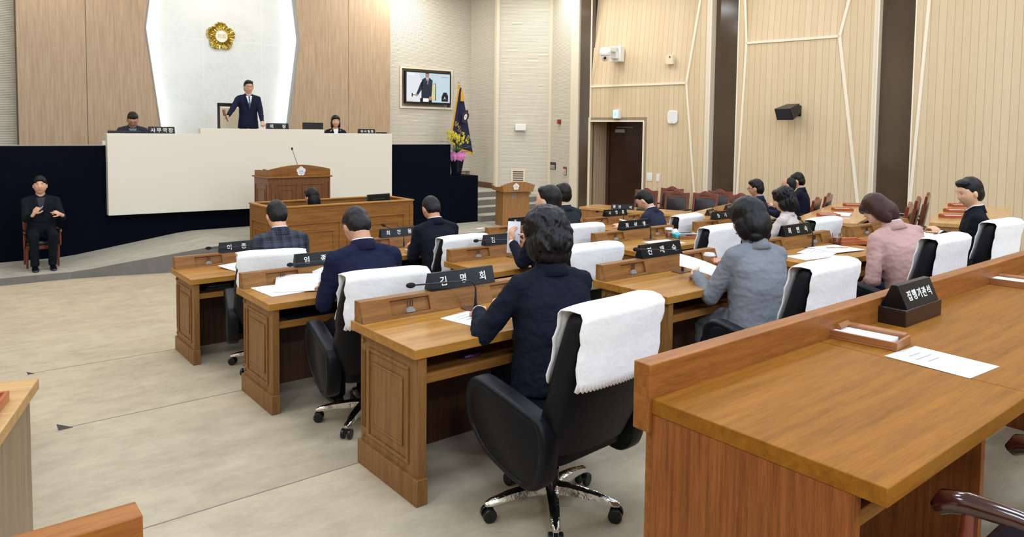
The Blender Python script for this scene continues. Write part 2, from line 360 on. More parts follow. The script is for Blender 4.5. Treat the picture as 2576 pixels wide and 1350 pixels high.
# thin dark metal edging along each tier
for i, (y, z) in enumerate(((3.335, T3), (5.145, T2), (6.945, T1))):
    e = MB(); e.box(.58, XR, y-.002, y+.004, z-.03, z+.0015); struct(e.build('trim_%d' % (i+1), mat('edge_metal', (120, 112, 104), .6)))
# tier 4 platform right of the aisle and side platforms follow the same steps
# stage with ramps at both ends
st = MB()
def stz(x):
    h = abs(x-4.75)
    return -.045 if h > 3.15 else (.23 if h < 1.35 else .23-.275*((h-1.35)/1.8)**1.0)
def sty(x):
    h = abs(x-4.75); pts = [(0, 11.05), (1.1, 11.2), (1.95, 11.42), (2.8, 11.68), (3.3, 11.77), (9, 11.86)]
    for (a, ya), (b, yb) in zip(pts, pts[1:]):
        if h <= b: return ya+(yb-ya)*(h-a)/(b-a)
    return 11.86
xs = [-3+i*.25 for i in range(65)]
front = [(x, sty(x), stz(x)) for x in xs]
st.mi = 0
tops = [st.v((x, y, z)) for x, y, z in front]; back = [st.v((x, 13.25, stz(x))) for x in xs]
bot = [st.v((x, y, F0)) for x, y, z in front]; bb = [st.v((x, 13.25, F0)) for x in xs]
for i in range(len(xs)-1):
    st.mi = 0; st.f([tops[i], tops[i+1], back[i+1], back[i]])
    st.mi = 1; st.f([bot[i], bot[i+1], tops[i+1], tops[i]])
    st.f([back[i], back[i+1], bb[i+1], bb[i]]); st.f([bot[i+1], bot[i], bb[i], bb[i+1]])
st.f([bot[0], tops[0], back[0], bb[0]]); st.f([tops[-1], bot[-1], bb[-1], back[-1]])
struct(st.build('floor_stage', [mStage, mRiser]))
# stairs on the right up to the dais
sr = MB(); zz = -.045; ys = [13.03, 13.48, 13.84, 14.32, 14.8]
for i in range(4):
    z1 = -.045+.136*(i+1)
    sr.mi = 0; sr.box(9.62, 12.9, ys[i], 16.6, F0+.01*i, z1-.002)
    sr.mi = 1; sr.box(9.62, 12.9, ys[i]-.004, ys[i]+.001, z1-.136, z1-.012)
struct(sr.build('floor_stairs', [mStage, mRiser]))
# black dais front, parapet and dais floor
d = MB(); d.box(-3.2, 8.87, 13.15, 13.35, F0, 1.70); d.build('wall_dais', mBlack)
struct(bpy.data.objects['wall_dais'])
d = MB(); d.box(8.874, 9.62, 13.15, 13.8, F0, 1.0); struct(d.build('wall_parapet', mBlack))
d = MB(); d.box(-3.2, 9.6, 13.36, 16.0, F0, .98); d.box(3.5, 6.0, 13.7, 15.9, .98, 1.24); struct(d.build('floor_dais', mStage))
t = MB(); t.box(-3.2, 2.18, 13.145, 13.36, 1.70, 1.712); t.box(7.33, 8.87, 13.145, 13.36, 1.70, 1.712); struct(t.build('trim_4', mat('pale_edge', (150, 148, 140), .5)))
# white stepped counter hung on the dais front
ct = empty('dais_counter', (0, 12.99, 0), 0, 'long cream stepped counter hung on the black dais front', 'counter')
c = MB(); poly = [(2.2, .585), (7.33, .54), (7.33, 1.925), (5.86, 1.925), (5.86, 1.995), (3.62, 1.995), (3.62, 1.9), (2.2, 1.9)]
c.prism(poly, 'y', 0, .15); c.build('front_panel', mCounter, ct, .004)
c = MB(); c.box(2.25, 3.6, .15, .72, 1.74, 1.77); c.box(3.62, 5.86, .15, .75, 1.86, 1.89); c.box(5.88, 7.3, .15, .72, 1.76, 1.79); c.build('worktop', mCounter, ct)
# back wall
YW = 16.2
def slabwall(name, a, b, z0, z1, m, th=.12):
    a, b = V((a[0], a[1], 0)), V((b[0], b[1], 0)); L = (b-a).length; d_ = (b-a)/L; ang = math.atan2(d_.y, d_.x)
    q = MB(); q.box(0, L, 0, th, z0, z1); o = q.build(name, m, loc=tuple(a), rot=(0, 0, ang)); return struct(o)
slabwall('wall_back', (-4.5, YW+.2), (14.5, YW+.2), -.6, CEIL, mCream)
slabwall('wall_back_left', (-4.5, YW-.02), (1.27, YW-.02), .9, CEIL, mRib)
# right part with the recess for the television
for i, (x0, x1, z0, z1) in enumerate(((8.86, 9.36, .9, CEIL), (10.92, 11.62, .9, CEIL), (9.36, 10.92, 3.6, CEIL), (9.36, 10.92, .9, 2.58))):
    slabwall('wall_back_right_%d' % (i+1), (x0, YW-.02), (x1, YW-.02), z0, z1, mRib, .12)
for nm, x0, x1, m in (('wall_panelling_left', 1.27, None, mPanel), ('wall_panelling_right', None, 8.86, mPanel)):
    L = [(3.97, .9), (3.69, 1.92), (3.43, 3.99), (3.66, 5.7)]; Rr = [(6.1, .9), (6.36, 2.03), (6.62, 4.03), (6.42, 5.7)]
    sc_ = 15.8/16; L = [(x*sc_, 2.02+(z-2.02)*sc_) for x, z in L]; Rr = [(x*sc_, 2.02+(z-2.02)*sc_) for x, z in Rr]; L[-1] = (L[-1][0], CEIL); Rr[-1] = (Rr[-1][0], CEIL)
    q = MB()
    if x0 is not None:
        q.prism([(1.27, .9), (2.352, .9), (2.352, CEIL), (1.27, CEIL)], 'y', 0, .12)
        q.prism([(2.36, .9)]+L+[(2.36, CEIL)], 'y', 0, .12)
    else:
        q.prism([(7.744, .9), (7.744, CEIL)]+Rr[::-1], 'y', 0, .12)
        q.prism([(7.752, .9), (8.86, .9), (8.86, CEIL), (7.752, CEIL)], 'y', 0, .12)
    struct(q.build(nm, m, loc=(0, 15.8, 0)))
q = MB(); q.prism([(3.2, .9), (6.9, .9), (6.9, CEIL), (3.2, CEIL)], 'y', 0, .05); struct(q.build('wall_marble', mMarble, loc=(0, 16.13, 0)))
# light strips behind the edges of the panelling, shining on the marble
for nm, pts in (('left', [(3.69, 1.5), (3.69, 1.92), (3.43, 3.99), (3.66, 5.6)]), ('right', [(6.2, 1.4), (6.36, 2.03), (6.62, 4.03), (6.42, 5.6)])):
    s_ = -1 if nm == 'left' else 1
    q = MB(); q.tube([(x*.9875+s_*.07, 15.99, z) for x, z in pts], .014, 6)
    tag(q.build('light_strip', mLED), 'white light strip hidden behind the %s edge of the panelling beside the marble' % nm, 'light')
q = MB()
for pts in ([(3.69, 1.92), (3.43, 3.99), (3.66, 5.7)], [(6.36, 2.03), (6.62, 4.03), (6.42, 5.7)]):
    for a, b in zip([(x*.9875, 2.02+(z-2.02)*.9875) for x, z in pts], [(x*.9875, 2.02+(z-2.02)*.9875) for x, z in pts][1:]): q.prism([(a[0]-.012, a[1]), (a[0]+.012, a[1]), (b[0]+.012, b[1]), (b[0]-.012, b[1])], 'y', 15.79, 15.93)
struct(q.build('trim_5', mGreyP))
# right corner facets
C0, C1, C2, C3 = (11.58, 16.4), (11.46, 14.9), (12.56, 14.01), (12.19, 12.76)
slabwall('wall_corner_1', C0, C1, F0-.3, CEIL, mRib); slabwall('wall_corner_2', C1, C2, F0-.3, CEIL, mRib); slabwall('wall_corner_3', C2, C3, F0-.3, CEIL, mRib)
q = MB()
for (x, y) in (C1, C2): q.box(x-.045, x+.045, y-.055, y+.03, F0, CEIL)
q.box(C3[0]-.06, C3[0]+.2, C3[1]-.2, C3[1]+.06, F0, CEIL); struct(q.build('trim_6', mCream))
q = MB()
a, b = V((*C0, 0)), V((*C1, 0)); dd = (b-a).normalized(); nn = V((dd.y, -dd.x, 0))
for p0, p1, z0 in ((a+dd*.1, b-dd*.05, .5), (V((*C1, 0)), V((*C2, 0)), F0+.1)):
    L = (p1-p0).length; ang = math.atan2((p1-p0).y, (p1-p0).x); mt = M.Translation(p0) @ M.Rotation(ang, 4, 'Z')
    q.box(0, L, -.02, 0, z0, z0+(.14), mt)
struct(q.build('baseboard_corner', wood('baseboard_wood', (92, 58, 36), (112, 74, 48), 'x')))
# right wall: local x runs along the wall towards the front, local y into the room
RW = M.Translation((13.4, 5, 0)) @ M.Rotation(R(100.1), 4, 'Z')
def rw(o): o.matrix_world = RW; return o
def wallpart(name, fn, m, kind=True):
    q = MB(); fn(q); o = rw(q.build(name, m)); return struct(o) if kind else o
def facet(q, pts, th=.1):
    # polygon given as (s, z, y); thickness behind it
    A = [q.v((s, y, z)) for s, z, y in pts]; B = [q.v((s, y-th, z)) for s, z, y in pts]; n = len(pts)
    q.f(A); q.f(B[::-1])
    for i in range(n): q.f([A[i], B[i], B[(i+1) % n], A[(i+1) % n]])
K = .11
def p1(q):
    zt, top = 3.07, CEIL
    bk = lambda z: -(z-zt)*K
    facet(q, [(7.24, zt, 0), (4.78, zt, 0), (4.36, top, bk(top)), (7.24, top, bk(top))])       # leaning upper facet
    facet(q, [(4.78, zt, 0), (4.24, zt, 0), (4.24, top, 0), (4.38, top, 0)])
    facet(q, [(7.24, 2.25, 0), (4.24, 2.25, 0), (4.24, zt, 0), (7.24, zt, 0)])
    facet(q, [(5.80, F0, 0), (4.24, F0, 0), (4.24, 2.25, 0), (5.80, 2.25, 0)])
wallpart('wall_right_1', p1, mBoards)
def p2(q):
    zt, top = 3.82, CEIL
    facet(q, [(3.48, zt, 0), (1.71, zt, 0), (1.3, top, -(top-zt)*K), (3.6, top, -(top-zt)*K)])
    facet(q, [(1.71, zt, 0), (1.05, zt, 0), (1.05, top, 0), (1.32, top, 0)]); facet(q, [(3.65, zt, 0), (3.48, zt, 0), (3.6, top, 0), (3.65, top, 0)])
    facet(q, [(3.65, F0, 0), (1.05, F0, 0), (1.05, zt, 0), (3.65, zt, 0)])
wallpart('wall_right_2', p2, mBoards)
wallpart('wall_right_3', lambda q: facet(q, [(.46, F0, 0), (-4, F0, 0), (-4, CEIL, 0), (.46, CEIL, 0)]), mBoards)
def strips(q):
    q.box(3.65, 4.24, -.2, -.18, F0, CEIL); q.box(.46, 1.05, -.2, -.18, F0, CEIL); q.box(7.22, 7.62, -.12, -.1, F0, CEIL)
wallpart('wall_right_glass', strips, mBronze)
wallpart('wall_right_lower', lambda q: q.box(-9.6, -4, -.1, 0, F0, CEIL), mBoards)
def trims(q):
    def bar(a, b, w_=.03, y0=0, y1=0, th=.022):
        s0, z0 = a; s1, z1 = b; L = math.hypot(s1-s0, z1-z0); nx, nz = -(z1-z0)/L*w_/2, (s1-s0)/L*w_/2
        A = [q.v((s0+nx, y0, z0+nz)), q.v((s0-nx, y0, z0-nz)), q.v((s1-nx, y1, z1-nz)), q.v((s1+nx, y1, z1+nz))]
        B = [q.v((s0+nx, y0+th, z0+nz)), q.v((s0-nx, y0+th, z0-nz)), q.v((s1-nx, y1+th, z1-nz)), q.v((s1+nx, y1+th, z1+nz))]
        q.f(A); q.f(B[::-1])
        for i in range(4): q.f([A[i], B[i], B[(i+1) % 4], A[(i+1) % 4]])
    bk1 = -(CEIL-3.07)*K
    bar((7.24, 3.07), (4.78, 3.07), .045); bar((4.78, 3.07), (4.36, CEIL), .045, 0, 0); bar((4.78, 3.07), (4.44, F0), .04)
    bar((3.48, 3.82), (1.71, 3.82), .045); bar((3.48, 3.82), (3.6, CEIL), .04); bar((1.71, 3.82), (1.3, CEIL), .05); bar((3.48, 3.82), (3.62, F0), .04); bar((1.71, 3.82), (1.16, F0), .055)
    bar((.21, CEIL), (.48, F0), .05)
    for s in (7.24, 4.24, 3.65, 1.05, .46): bar((s, F0), (s, CEIL), .022, 0, 0, .03)
    bar((7.24, 2.26), (5.80, 2.26), .03, 0, 0, .03); bar((5.79, 2.26), (5.79, F0), .03, 0, 0, .03)
wallpart('trim_7', trims, mWhiteTrim)
def creams(q):
    q.box(4.241, 4.34, 0, .012, F0, CEIL); q.box(1.051, 1.13, 0, .012, F0, CEIL)
    for s in (4.24, 3.65, 1.05, .46): q.box(s-.01, s+.01, -.19, 0, F0, CEIL)
wallpart('trim_8', creams, mCream)
# door recess
wallpart('wall_door_recess', lambda q: (q.box(7.235, 7.3, -.72, 0, F0, 2.3), q.box(5.72, 5.79, -.72, 0, F0, 2.3), q.box(5.72, 7.3, -.78, 0, 2.28, 2.35)), mJamb)
dr = MB(); dr.box(5.78, 7.24, -.76, -.72, F0, 2.29); dO = rw(dr.build('door_1', wood('door_veneer', (44, 24, 16), (62, 36, 24), 'x', .3, 12, 8))); struct(dO)
def on_door(q, name, m):
    o = q.build(name, m, dO, .004); return o
q = MB(); q.box(6.15, 6.19, -.72, -.665, .1, 1.35); q.box(5.95, 5.99, -.72, -.665, .1, 1.35); on_door(q, 'door_handle', mBlackP)
q = MB(); q.box(6.72, 6.98, -.72, -.67, 2.0, 2.08); q.box(6.5, 6.95, -.71, -.69, 2.12, 2.14); on_door(q, 'door_closer', mGreyP)
q = MB(); q.box(7.16, 7.235, -.72, -.68, F0, 2.29); on_door(q, 'door_frame', mDark)
# hidden sides of the room
slabwall('wall_left', (-4.6, 16.6), (-3.2, 2.0), -.6, CEIL, mCream); slabwall('wall_left_rear', (-3.2, 2.0), (-3.2, -4.6), -.6, CEIL, mCream)
slabwall('wall_rear', (-5.5, -4.5), (16.5, -4.5), -.6, CEIL, mCream)
q = MB(); q.box(-5.6, 16, -4.6, 16.8, CEIL, CEIL+.1); struct(q.build('ceiling', mCeil))
lf = None
for nm_, loc, sx, sy in LIGHTS:
    if nm_ != 'ceiling_lamp': continue
    if lf is None:
        lf = empty('ceiling_light', (loc[0], loc[1], CEIL), 0, 'flat rectangular white ceiling light above the chamber', 'ceiling light', 'rectangular ceiling lights')
        q = MB()
        for (x0, x1, y0, y1) in ((-.8, .8, -.5, -.45), (-.8, .8, .45, .5), (-.8, -.75, -.45, .45), (.75, .8, -.45, .45)): q.box(x0, x1, y0, y1, -.04, 0)
        q.build('light_frame', mWhiteP, lf)
    else:
        c_ = copy_tree(lf); c_.location = (loc[0], loc[1], CEIL)
# ---------------------------------------------------------------- text
_tc = {}
def text_bm(txt, size, ext=.0015, bold=.0):
    key = (txt, size, ext, bold)
    cu = bpy.data.curves.new('t', 'FONT'); cu.body = txt; cu.size = size; cu.extrude = ext; cu.offset = bold; cu.align_x = 'CENTER'; cu.align_y = 'CENTER'; cu.resolution_u = 3
    o = bpy.data.objects.new('t', cu); me = evaluated(o); bpy.data.curves.remove(cu); return me
def letters(name, items, m, parent, mt):
    # items: (text, x, z, size); mt maps text plane (x right, y up, z towards reader) into parent space
    bm = bmesh.new()
    for txt, x, y, size in items:
        me = text_bm(txt, size, .0012, size*.012); t_ = bmesh.new(); t_.from_mesh(me)
        if not len(t_.verts): t_.free(); continue
        xs_ = [v.co.x for v in t_.verts]; ys_ = [v.co.y for v in t_.verts]; cx, cy = (min(xs_)+max(xs_))/2, (min(ys_)+max(ys_))/2
        for v in t_.verts: v.co = mt @ V((v.co.x-cx+x, v.co.y-cy+y, v.co.z))
        tm = bpy.data.meshes.new('x'); t_.to_mesh(tm); t_.free(); bm.from_mesh(tm); bpy.data.meshes.remove(tm); bpy.data.meshes.remove(me)
    me = bpy.data.meshes.new(name); bm.to_mesh(me); bm.free(); me.materials.append(m)
    o = bpy.data.objects.new(name, me); COL.objects.link(o); setpar(o, parent); return o
def name_plate(loc, rz, chars, label, L=.44, h=.095, dep=.075, size=.055, base=None, floorz=0, group=None, m=None, lm=None, gap=None):
    e = empty('name_plate', loc, rz, label, 'name plate', group)
    z0 = 0
    if base:
        q = MB(); q.box(-base[0]/2, base[0]/2, -base[1]/2, base[1]/2, 0, base[2]); q.build('base', mPlateBase, e, .003); z0 = base[2]
    q = MB(); q.prism([(-dep/2, z0), (dep/2, z0), (dep*.12, z0+h), (-dep*.12, z0+h)], 'x', -L/2, L/2); q.build('plate_body', m or mPlate, e, .0015)
    if chars:
        n = len(chars); gap = gap or L*.34
        ang = math.atan2(h, dep*.38)
        mt = M.Translation((0, -dep*.31, z0+h/2)) @ M.Rotation(ang, 4, 'X')
        letters('lettering', [(ch, (i-(n-1)/2)*gap, 0, size) for i, ch in enumerate(chars) if ch != ' '], lm or mLetter, e, mt @ M.Translation((0, 0, .0015)))
    return e
# ---------------------------------------------------------------- council desk (origin: floor under the middle of its rear edge, sitter at -y)
def make_desk():
    e = empty('council_desk')
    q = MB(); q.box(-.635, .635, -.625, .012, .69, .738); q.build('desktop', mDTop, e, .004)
    # sloped ledge with two sunk socket boxes in its face
    q = MB(); zb, zt = .739, .843
    def F(x, t, d=0): return V((x, -.10+(.038)*t+d, zb+(zt-zb)*t))
    xs = [-.62, -.45, -.21, .21, .45, .62]; ts = [0, .14, .84, 1]
    for i in range(5):
        for j in range(3):
            hole = i in (1, 3) and j == 1
            c = [F(xs[i], ts[j]), F(xs[i+1], ts[j]), F(xs[i+1], ts[j+1]), F(xs[i], ts[j+1])]
            if not hole: q.f([q.v(p) for p in c])
            else:
                b = [p+V((0, .022, 0)) for p in c]
                for k in range(4): q.f([q.v(c[k]), q.v(c[(k+1) % 4]), q.v(b[(k+1) % 4]), q.v(b[k])])
                q.f([q.v(p) for p in b])
    def Q(*ps): q.f([q.v(V(p)) for p in ps])
    Q((-.62, -.062, zt), (.62, -.062, zt), (.62, 0, zt), (-.62, 0, zt)); Q((-.62, 0, zb), (-.62, 0, zt), (.62, 0, zt), (.62, 0, zb))
    Q((-.62, -.10, zb), (-.62, -.062, zt), (-.62, 0, zt), (-.62, 0, zb)); Q((.62, -.10, zb), (.62, 0, zb), (.62, 0, zt), (.62, -.062, zt))
    bmesh.ops.remove_doubles(q.bm, verts=q.bm.verts, dist=.0005)
    q.build('ledge', mDX, e, .003)
    for x in (-.33, .33):
        q = MB(); q.prism([(x+.026*math.cos(R(a)), .757+.026*math.sin(R(a))) for a in range(0, 181, 20)], 'y', -.088, -.069)
        q.build('socket', mGreyP, e)
        q = MB()
        for dx in (-.014, 0, .014): q.box(x+dx-.0015, x+dx+.0015, -.0755, -.070, .785, .822)
        q.build('cable_slot', mDark, e)
    for s in (-1, 1):
        q = MB(); xi, xo = s*.56, s*.605; q.box(min(xi, xo), max(xi, xo), -.61, -.045, 0, .69)
        q.box(min(s*.56, s*.62), max(s*.56, s*.62), -.622, -.035, 0, .125)
        q.frame('x', s*.605, -.53, -.13, .17, .63, .016, .010, s); q.frame('x', s*.605, -.475, -.185, .235, .565, .014, .008, s)
        q.box(min(s*.605, s*.612), max(s*.605, s*.612), -.46, -.2, .25, .55)
        for yy in (-.078, -.092, -.064): q.box(min(s*.605, s*.611), max(s*.605, s*.611), yy-.003, yy+.003, .2, .6)
        for zz_ in (.16, .65):
            q.prism([(-.078+.012*math.cos(R(a)), zz_+.012*math.sin(R(a))) for a in range(0, 360, 30)], 'x', *sorted((s*.604, s*.615)))
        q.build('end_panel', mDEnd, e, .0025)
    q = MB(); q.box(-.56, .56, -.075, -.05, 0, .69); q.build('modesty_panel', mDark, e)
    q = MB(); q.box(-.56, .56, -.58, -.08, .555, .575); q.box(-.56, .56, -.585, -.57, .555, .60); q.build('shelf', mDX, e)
    return e
desk0 = make_desk()
ROWN = {1: 'front', 2: 'middle', 3: 'rear'}; COLN = {1: 'leftmost', 2: 'second from left', 3: 'third from left', 4: 'rightmost'}
DESKS = {}
DL = {(1, 1): 'left end wooden desk of the front row, papers on it, where the plaid jacket sits',
      (2, 1): 'left end wooden desk of the middle row covered with open white booklets',
      (3, 1): 'nearest wooden council desk with panelled end, where the dark suited woman writes',
      (1, 2): 'wooden council desk in front row straight behind the clerk box, used by balding man',
      (2, 2): 'wooden desk in middle row where a man holds up a folded paper',
      (3, 2): 'wooden council desk in rear row where grey coat woman reads her sheet',
      (1, 3): 'mostly hidden wooden council desk in front row next to the small lectern',
      (2, 3): 'unoccupied wooden desk in middle row with blue tissue box and tea mug',
      (3, 3): 'wooden desk in rear row spread with papers and a pencil, before pink jacket woman',
      (1, 4): 'right end wooden desk of front row where navy suited man bows his head',
      (2, 4): 'right end wooden desk of the middle row in front of the cream jacket woman',
      (3, 4): 'right end wooden desk of the rear row beside the man with the phone'}
first = True
for (r_, c_), lb in DL.items():
    o = desk0 if first else copy_tree(desk0); first = False
    o.location = (COLX[c_], *ROW[r_]); tag(o, lb, 'desk', 'council desks in three rows'); DESKS[(r_, c_)] = o
# ---------------------------------------------------------------- microphones
def make_mic(loc, tip, label, rise=.11):
    e = empty('desk_microphone', loc, 0, label, 'microphone', 'gooseneck microphones on the council desks')
    q = MB(); q.box(-.075, .05, -.04, .04, 0, .007); q.build('base_plate', mPlateG, e, .002)
    tp = V(tip); d = V((tp.x, tp.y, 0)); L = d.length; d.normalize()
    pts = [V((0, 0, .005)), V((0, 0, .05)), V((0, 0, rise)), V((0, 0, rise+.03))+d*.012, V((0, 0, rise+.05))+d*.045]
    a = pts[-1]; n_ = 5
    for k in range(1, n_+1): pts.append(a.lerp(tp, k/n_))
    rs = [.011, .007]+[.0042]*(len(pts)-2)
    q = MB(); q.tube(pts, rs, 8); q.build('gooseneck', mMic, e, smooth=60)
    dr_ = (tp-pts[-2]).normalized(); q = MB(); q.ell(tp+dr_*.018, (.015, .015, .028), dr_.to_track_quat('Z', 'Y').to_matrix(), 14, 10); q.build('foam', mFoam, e, smooth=180)
    return e
DT = .738
for (r_, c_), (dx, dy, tip) in {(1, 1): (.10, -.16, (-.42, .05, .17)), (2, 1): (.10, -.155, (-.47, -.2, .19)), (3, 1): (.04, -.16, (-.40, .0, .18)), (3, 2): (.09, -.17, (-.46, .02, .2)),
      (1, 2): (-.08, -.16, (-.2, .06, .24)), (2, 2): (.02, -.16, (-.42, 0, .18)), (2, 3): (.11, -.17, (-.42, .0, .15)), (3, 3): (.16, -.15, (-.26, -.02, .27)), (1, 4): (.0, -.17, (-.4, .1, .19)),
      (2, 4): (.2, -.15, (-.48, 0, .19)), (3, 4): (-.1, -.3, (-.3, .05, .06)), (1, 3): (.1, -.16, (.12, -.3, .05))}.items():
    y0, z0 = ROW[r_]
    wh = {(1, 1): 'left end desk of front row', (2, 1): 'left end desk of middle row', (3, 1): 'nearest desk, before the writing woman', (3, 2): "grey coat woman's desk", (1, 2): "balding man's desk in front row",
          (2, 2): "desk of the man raising a folded paper", (2, 3): 'unoccupied middle row desk', (3, 3): "pink jacket woman's desk", (1, 4): 'right end desk of front row', (2, 4): 'right end desk of middle row',
          (3, 4): "desk of the man with the phone", (1, 3): 'hidden front row desk beside the lectern'}[(r_, c_)]
    make_mic((COLX[c_]+dx, y0+dy, z0+DT), tip, 'black gooseneck microphone on the '+wh)
# ---------------------------------------------------------------- office chair (faces +y) and its white cover
def back_ring(t, grow=0.0, n=28):
    # t 0..1 from seat to top; returns an oval-ish slab ring of the backrest
    z = .40+.63*t; y = -.215-.16*t-.02*math.sin(t*math.pi)
    w_ = (.255+.03*math.sin(min(t*1.6, 1)*math.pi)) if t < .5 else (.285-.045*((t-.5)/.5)**1.6)
    if t < .12: w_ -= .03*(1-t/.12)
    th = .07-.012*t
    if t > .93: th *= math.sqrt(max(1-((t-.93)/.075)**2, .05)); w_ *= 1-.10*((t-.93)/.07)**2
    out = []
    for i in range(n):
        a = 2*math.pi*i/n; cx, sy = math.cos(a), math.sin(a); e = 2/4.0
        X = math.copysign(abs(cx)**e, cx)*(w_+grow); Y = math.copysign(abs(sy)**e, sy)*(th+grow)
        Y += .035*(abs(X)/.28)**2*(1 if True else 0)     # wings curve forward
        out.append(V((X, y+Y, z)))
    return out
def make_office_chair():
    e = empty('office_chair')
    q = MB(); q.loft([back_ring(t/24) for t in range(25)]); q.build('backrest', mLeather, e, smooth=50)
    q = MB(); q.loft([[V((x*1.0, y, z)) for x, y in rrect(-.25+i_, .25-i_, -.24+i_, .29-i_, .09, 5)] for z, i_ in ((.33, .03), (.345, .005), (.44, 0), (.465, .008), (.475, .05))]); q.build('seat', mLeather, e, smooth=50)
    for s in (-1, 1):
        q = MB(); prof = [(-.27, .36), (-.23, .29), (-.13, .265), (.12, .33), (.25, .43), (.29, .52), (.285, .60), (.24, .645), (.15, .65), (-.18, .585), (-.255, .55), (-.28, .47)]
        # smooth the outline
        def cr(P, k=4):
            o_ = []; n = len(P)
            for i in range(n):
                p0, p1_, p2_, p3 = (V((*P[(i+j-1) % n], 0)) for j in range(4))
                for u in range(k):
                    t = u/k; o_.append(tuple((.5*((2*p1_)+(p2_-p0)*t+(2*p0-5*p1_+4*p2_-p3)*t*t+(3*p1_-p0-3*p2_+p3)*t**3))[:2]))
            return o_
        prof = [((y+.28)*.88-.28, z) for y, z in prof]; pr = cr(prof); cx, cy = sum(p[0] for p in pr)/len(pr), sum(p[1] for p in pr)/len(pr)
        def ring(x, sc): return [V((x, cx+(y-cx)*sc, cy+(z-cy)*sc)) for y, z in pr]
        xo = s*.335
        q.loft([ring(s*.245, .93), ring(s*.25, .985), ring(s*.27, 1), ring(s*.315, 1), ring(s*.33, .975), ring(xo, .93), ring(xo, .86), ring(s*.331, .845), ring(s*.331, .83), ring(s*.334, .815)])
        q.build('armrest', mLeather, e, smooth=50)
    q = MB(); q.tube([(0, 0, .09), (0, 0, .2)], .035, 16); q.tube([(0, 0, .2), (0, 0, .34)], .025, 14); q.box(-.12, .12, -.13, .13, .315, .335); q.build('column', mBlackP, e, smooth=40)
    for k in range(5):
        a = R(72*k+12); d = V((math.cos(a), math.sin(a), 0)); sd = V((-d.y, d.x, 0)); rings = []
        for r_, z, w_, h in ((.0, .115, .034, .026), (.08, .118, .03, .024), (.2, .105, .025, .018), (.29, .085, .021, .014), (.315, .078, .012, .008)):
            rings.append([d*r_+V((0, 0, z))+p for p in (sd*w_+V((0, 0, -h)), sd*w_*.9+V((0, 0, h*.5)), V((0, 0, h)), -sd*w_*.9+V((0, 0, h*.5)), -sd*w_+V((0, 0, -h)))])
        q = MB(); q.loft(rings); lg = q.build('base_leg', mChrome, e, smooth=60)
        q = MB(); c = d*.298
        for s in (-1, 1):
            w0 = c+sd*.012*s+V((0, 0, .031)); q.tube([w0-sd*0, w0+sd*.02*s], .031, 16)
        q.tube([c+V((0, 0, .03)), c+V((0, 0, .075))], .009, 8); q.build('caster', mBlackP, lg, .003)
    return e
def make_cover_mesh():
    q = MB(); nu, W = 84, .262; path = []
    for t in [.50+.05*i for i in range(10)]+[.985]: path.append(('f', t))
    path += [('t', 0), ('t', 1), ('t', 2)]
    for t in [.985]+[.95-.05*i for i in range(10)]: path.append(('b', t))
    rows = []; n = len(path)
    for k, (side, t) in enumerate(path):
        row = []
        for i in range(nu+1):
            u = -1+2*i/nu; x = u*(W+.006*math.sin(k*1.3)); end = min(k, n-1-k)
            sc = .009*abs(math.sin(i*math.pi/3.0))
            def yz(tt, sgn):
                z = .40+.63*tt; y = -.215-.16*tt-.02*math.sin(tt*math.pi); th = (.07-.012*tt)+.010
                return y+sgn*th*(1 if abs(u) < .93 else .93)+.035*(min(abs(x), .26)/.28)**2, z
            if side == 't':
                y0, z0 = yz(1.0, 0); y, z = y0+(.045, 0, -.045)[t], 1.03+(.012, .017, .012)[t]-.018*abs(u)**4
            else: y, z = yz(t, 1 if side == 'f' else -1); z -= .014*abs(u)**4*(1 if t > .8 else 0)
            if k == 0 or k == n-1: z -= sc*1.1
            wv = .004*noise.noise(V((x*9, k*.35, 3.1)))
            hang = .018*max(0, (.75-t)/.25) if side == 'b' else 0   # the free end hangs a little off the chair
            y += wv+(.0 if side == 't' else (-hang if side == 'b' else 0))
            xx = x
            if i in (0, nu): xx += math.copysign(.007*abs(math.sin(k*1.9)), x)
            row.append(q.v((xx, y, z)))
        rows.append(row)
    for a, b in zip(rows, rows[1:]):
        for i in range(nu): q.f([a[i], a[i+1], b[i+1], b[i]])
    return q
chair0 = make_office_chair()
cv = make_cover_mesh().build('chair_cover', mLace, smooth=180); so = cv.modifiers.new('t', 'SOLIDIFY'); so.thickness = .004; so.offset = 1
CH = [  # row, centre x, y, heading, whose, scale
 (3, 1, 2.17, 2.38, 4, 'behind the dark suited woman who writes, nearest the camera'),
 (2, 1, 2.15, 4.14, -8, 'behind the navy suited man at the open booklets'),
 (1, 1, 2.2, 6.02, -14, 'behind the man in the plaid jacket'),
 (1, 2, 3.87, 5.86, 0, 'behind the balding man in black suit, front row'),
 (2, 2, 3.86, 4.14, -2, 'behind the man raising a folded paper'),
 (3, 2, 3.82, 2.32, 0, 'behind the woman in the grey coat'),
 (1, 3, 5.42, 5.83, -3, 'behind the man in greenish grey suit, front row'),
 (2, 3, 5.58, 4.24, 2, 'empty, left of the grey coat woman'),
 (3, 3, 5.54, 2.35, -2, 'behind the woman in the pink jacket'),
 (1, 4, 7.05, 5.76, 6, 'behind the bowed man in navy suit, front row'),
 (2, 4, 7.0, 4.01, 0, 'behind the woman in the cream jacket'),
 (3, 4, 6.97, 2.44, -4, 'at the right edge beside the man with the phone')]
for i, (r_, c_, x, y, h, wh) in enumerate(CH):
    z0 = ROW[r_][1]
    o = chair0 if i == 0 else copy_tree(chair0); o.location = (x, y, z0); o.rotation_euler = (0, 0, R(h)); tag(o, 'black leather office chair '+wh, 'office chair', 'black office chairs at the council desks')
    k = cv if i == 0 else cv.copy()
    if i: COL.objects.link(k)
    k.location = (x, y, z0); k.rotation_euler = (0, 0, R(h)); tag(k, 'white lace cover over the chair '+wh, 'chair cover', 'white lace chair covers')
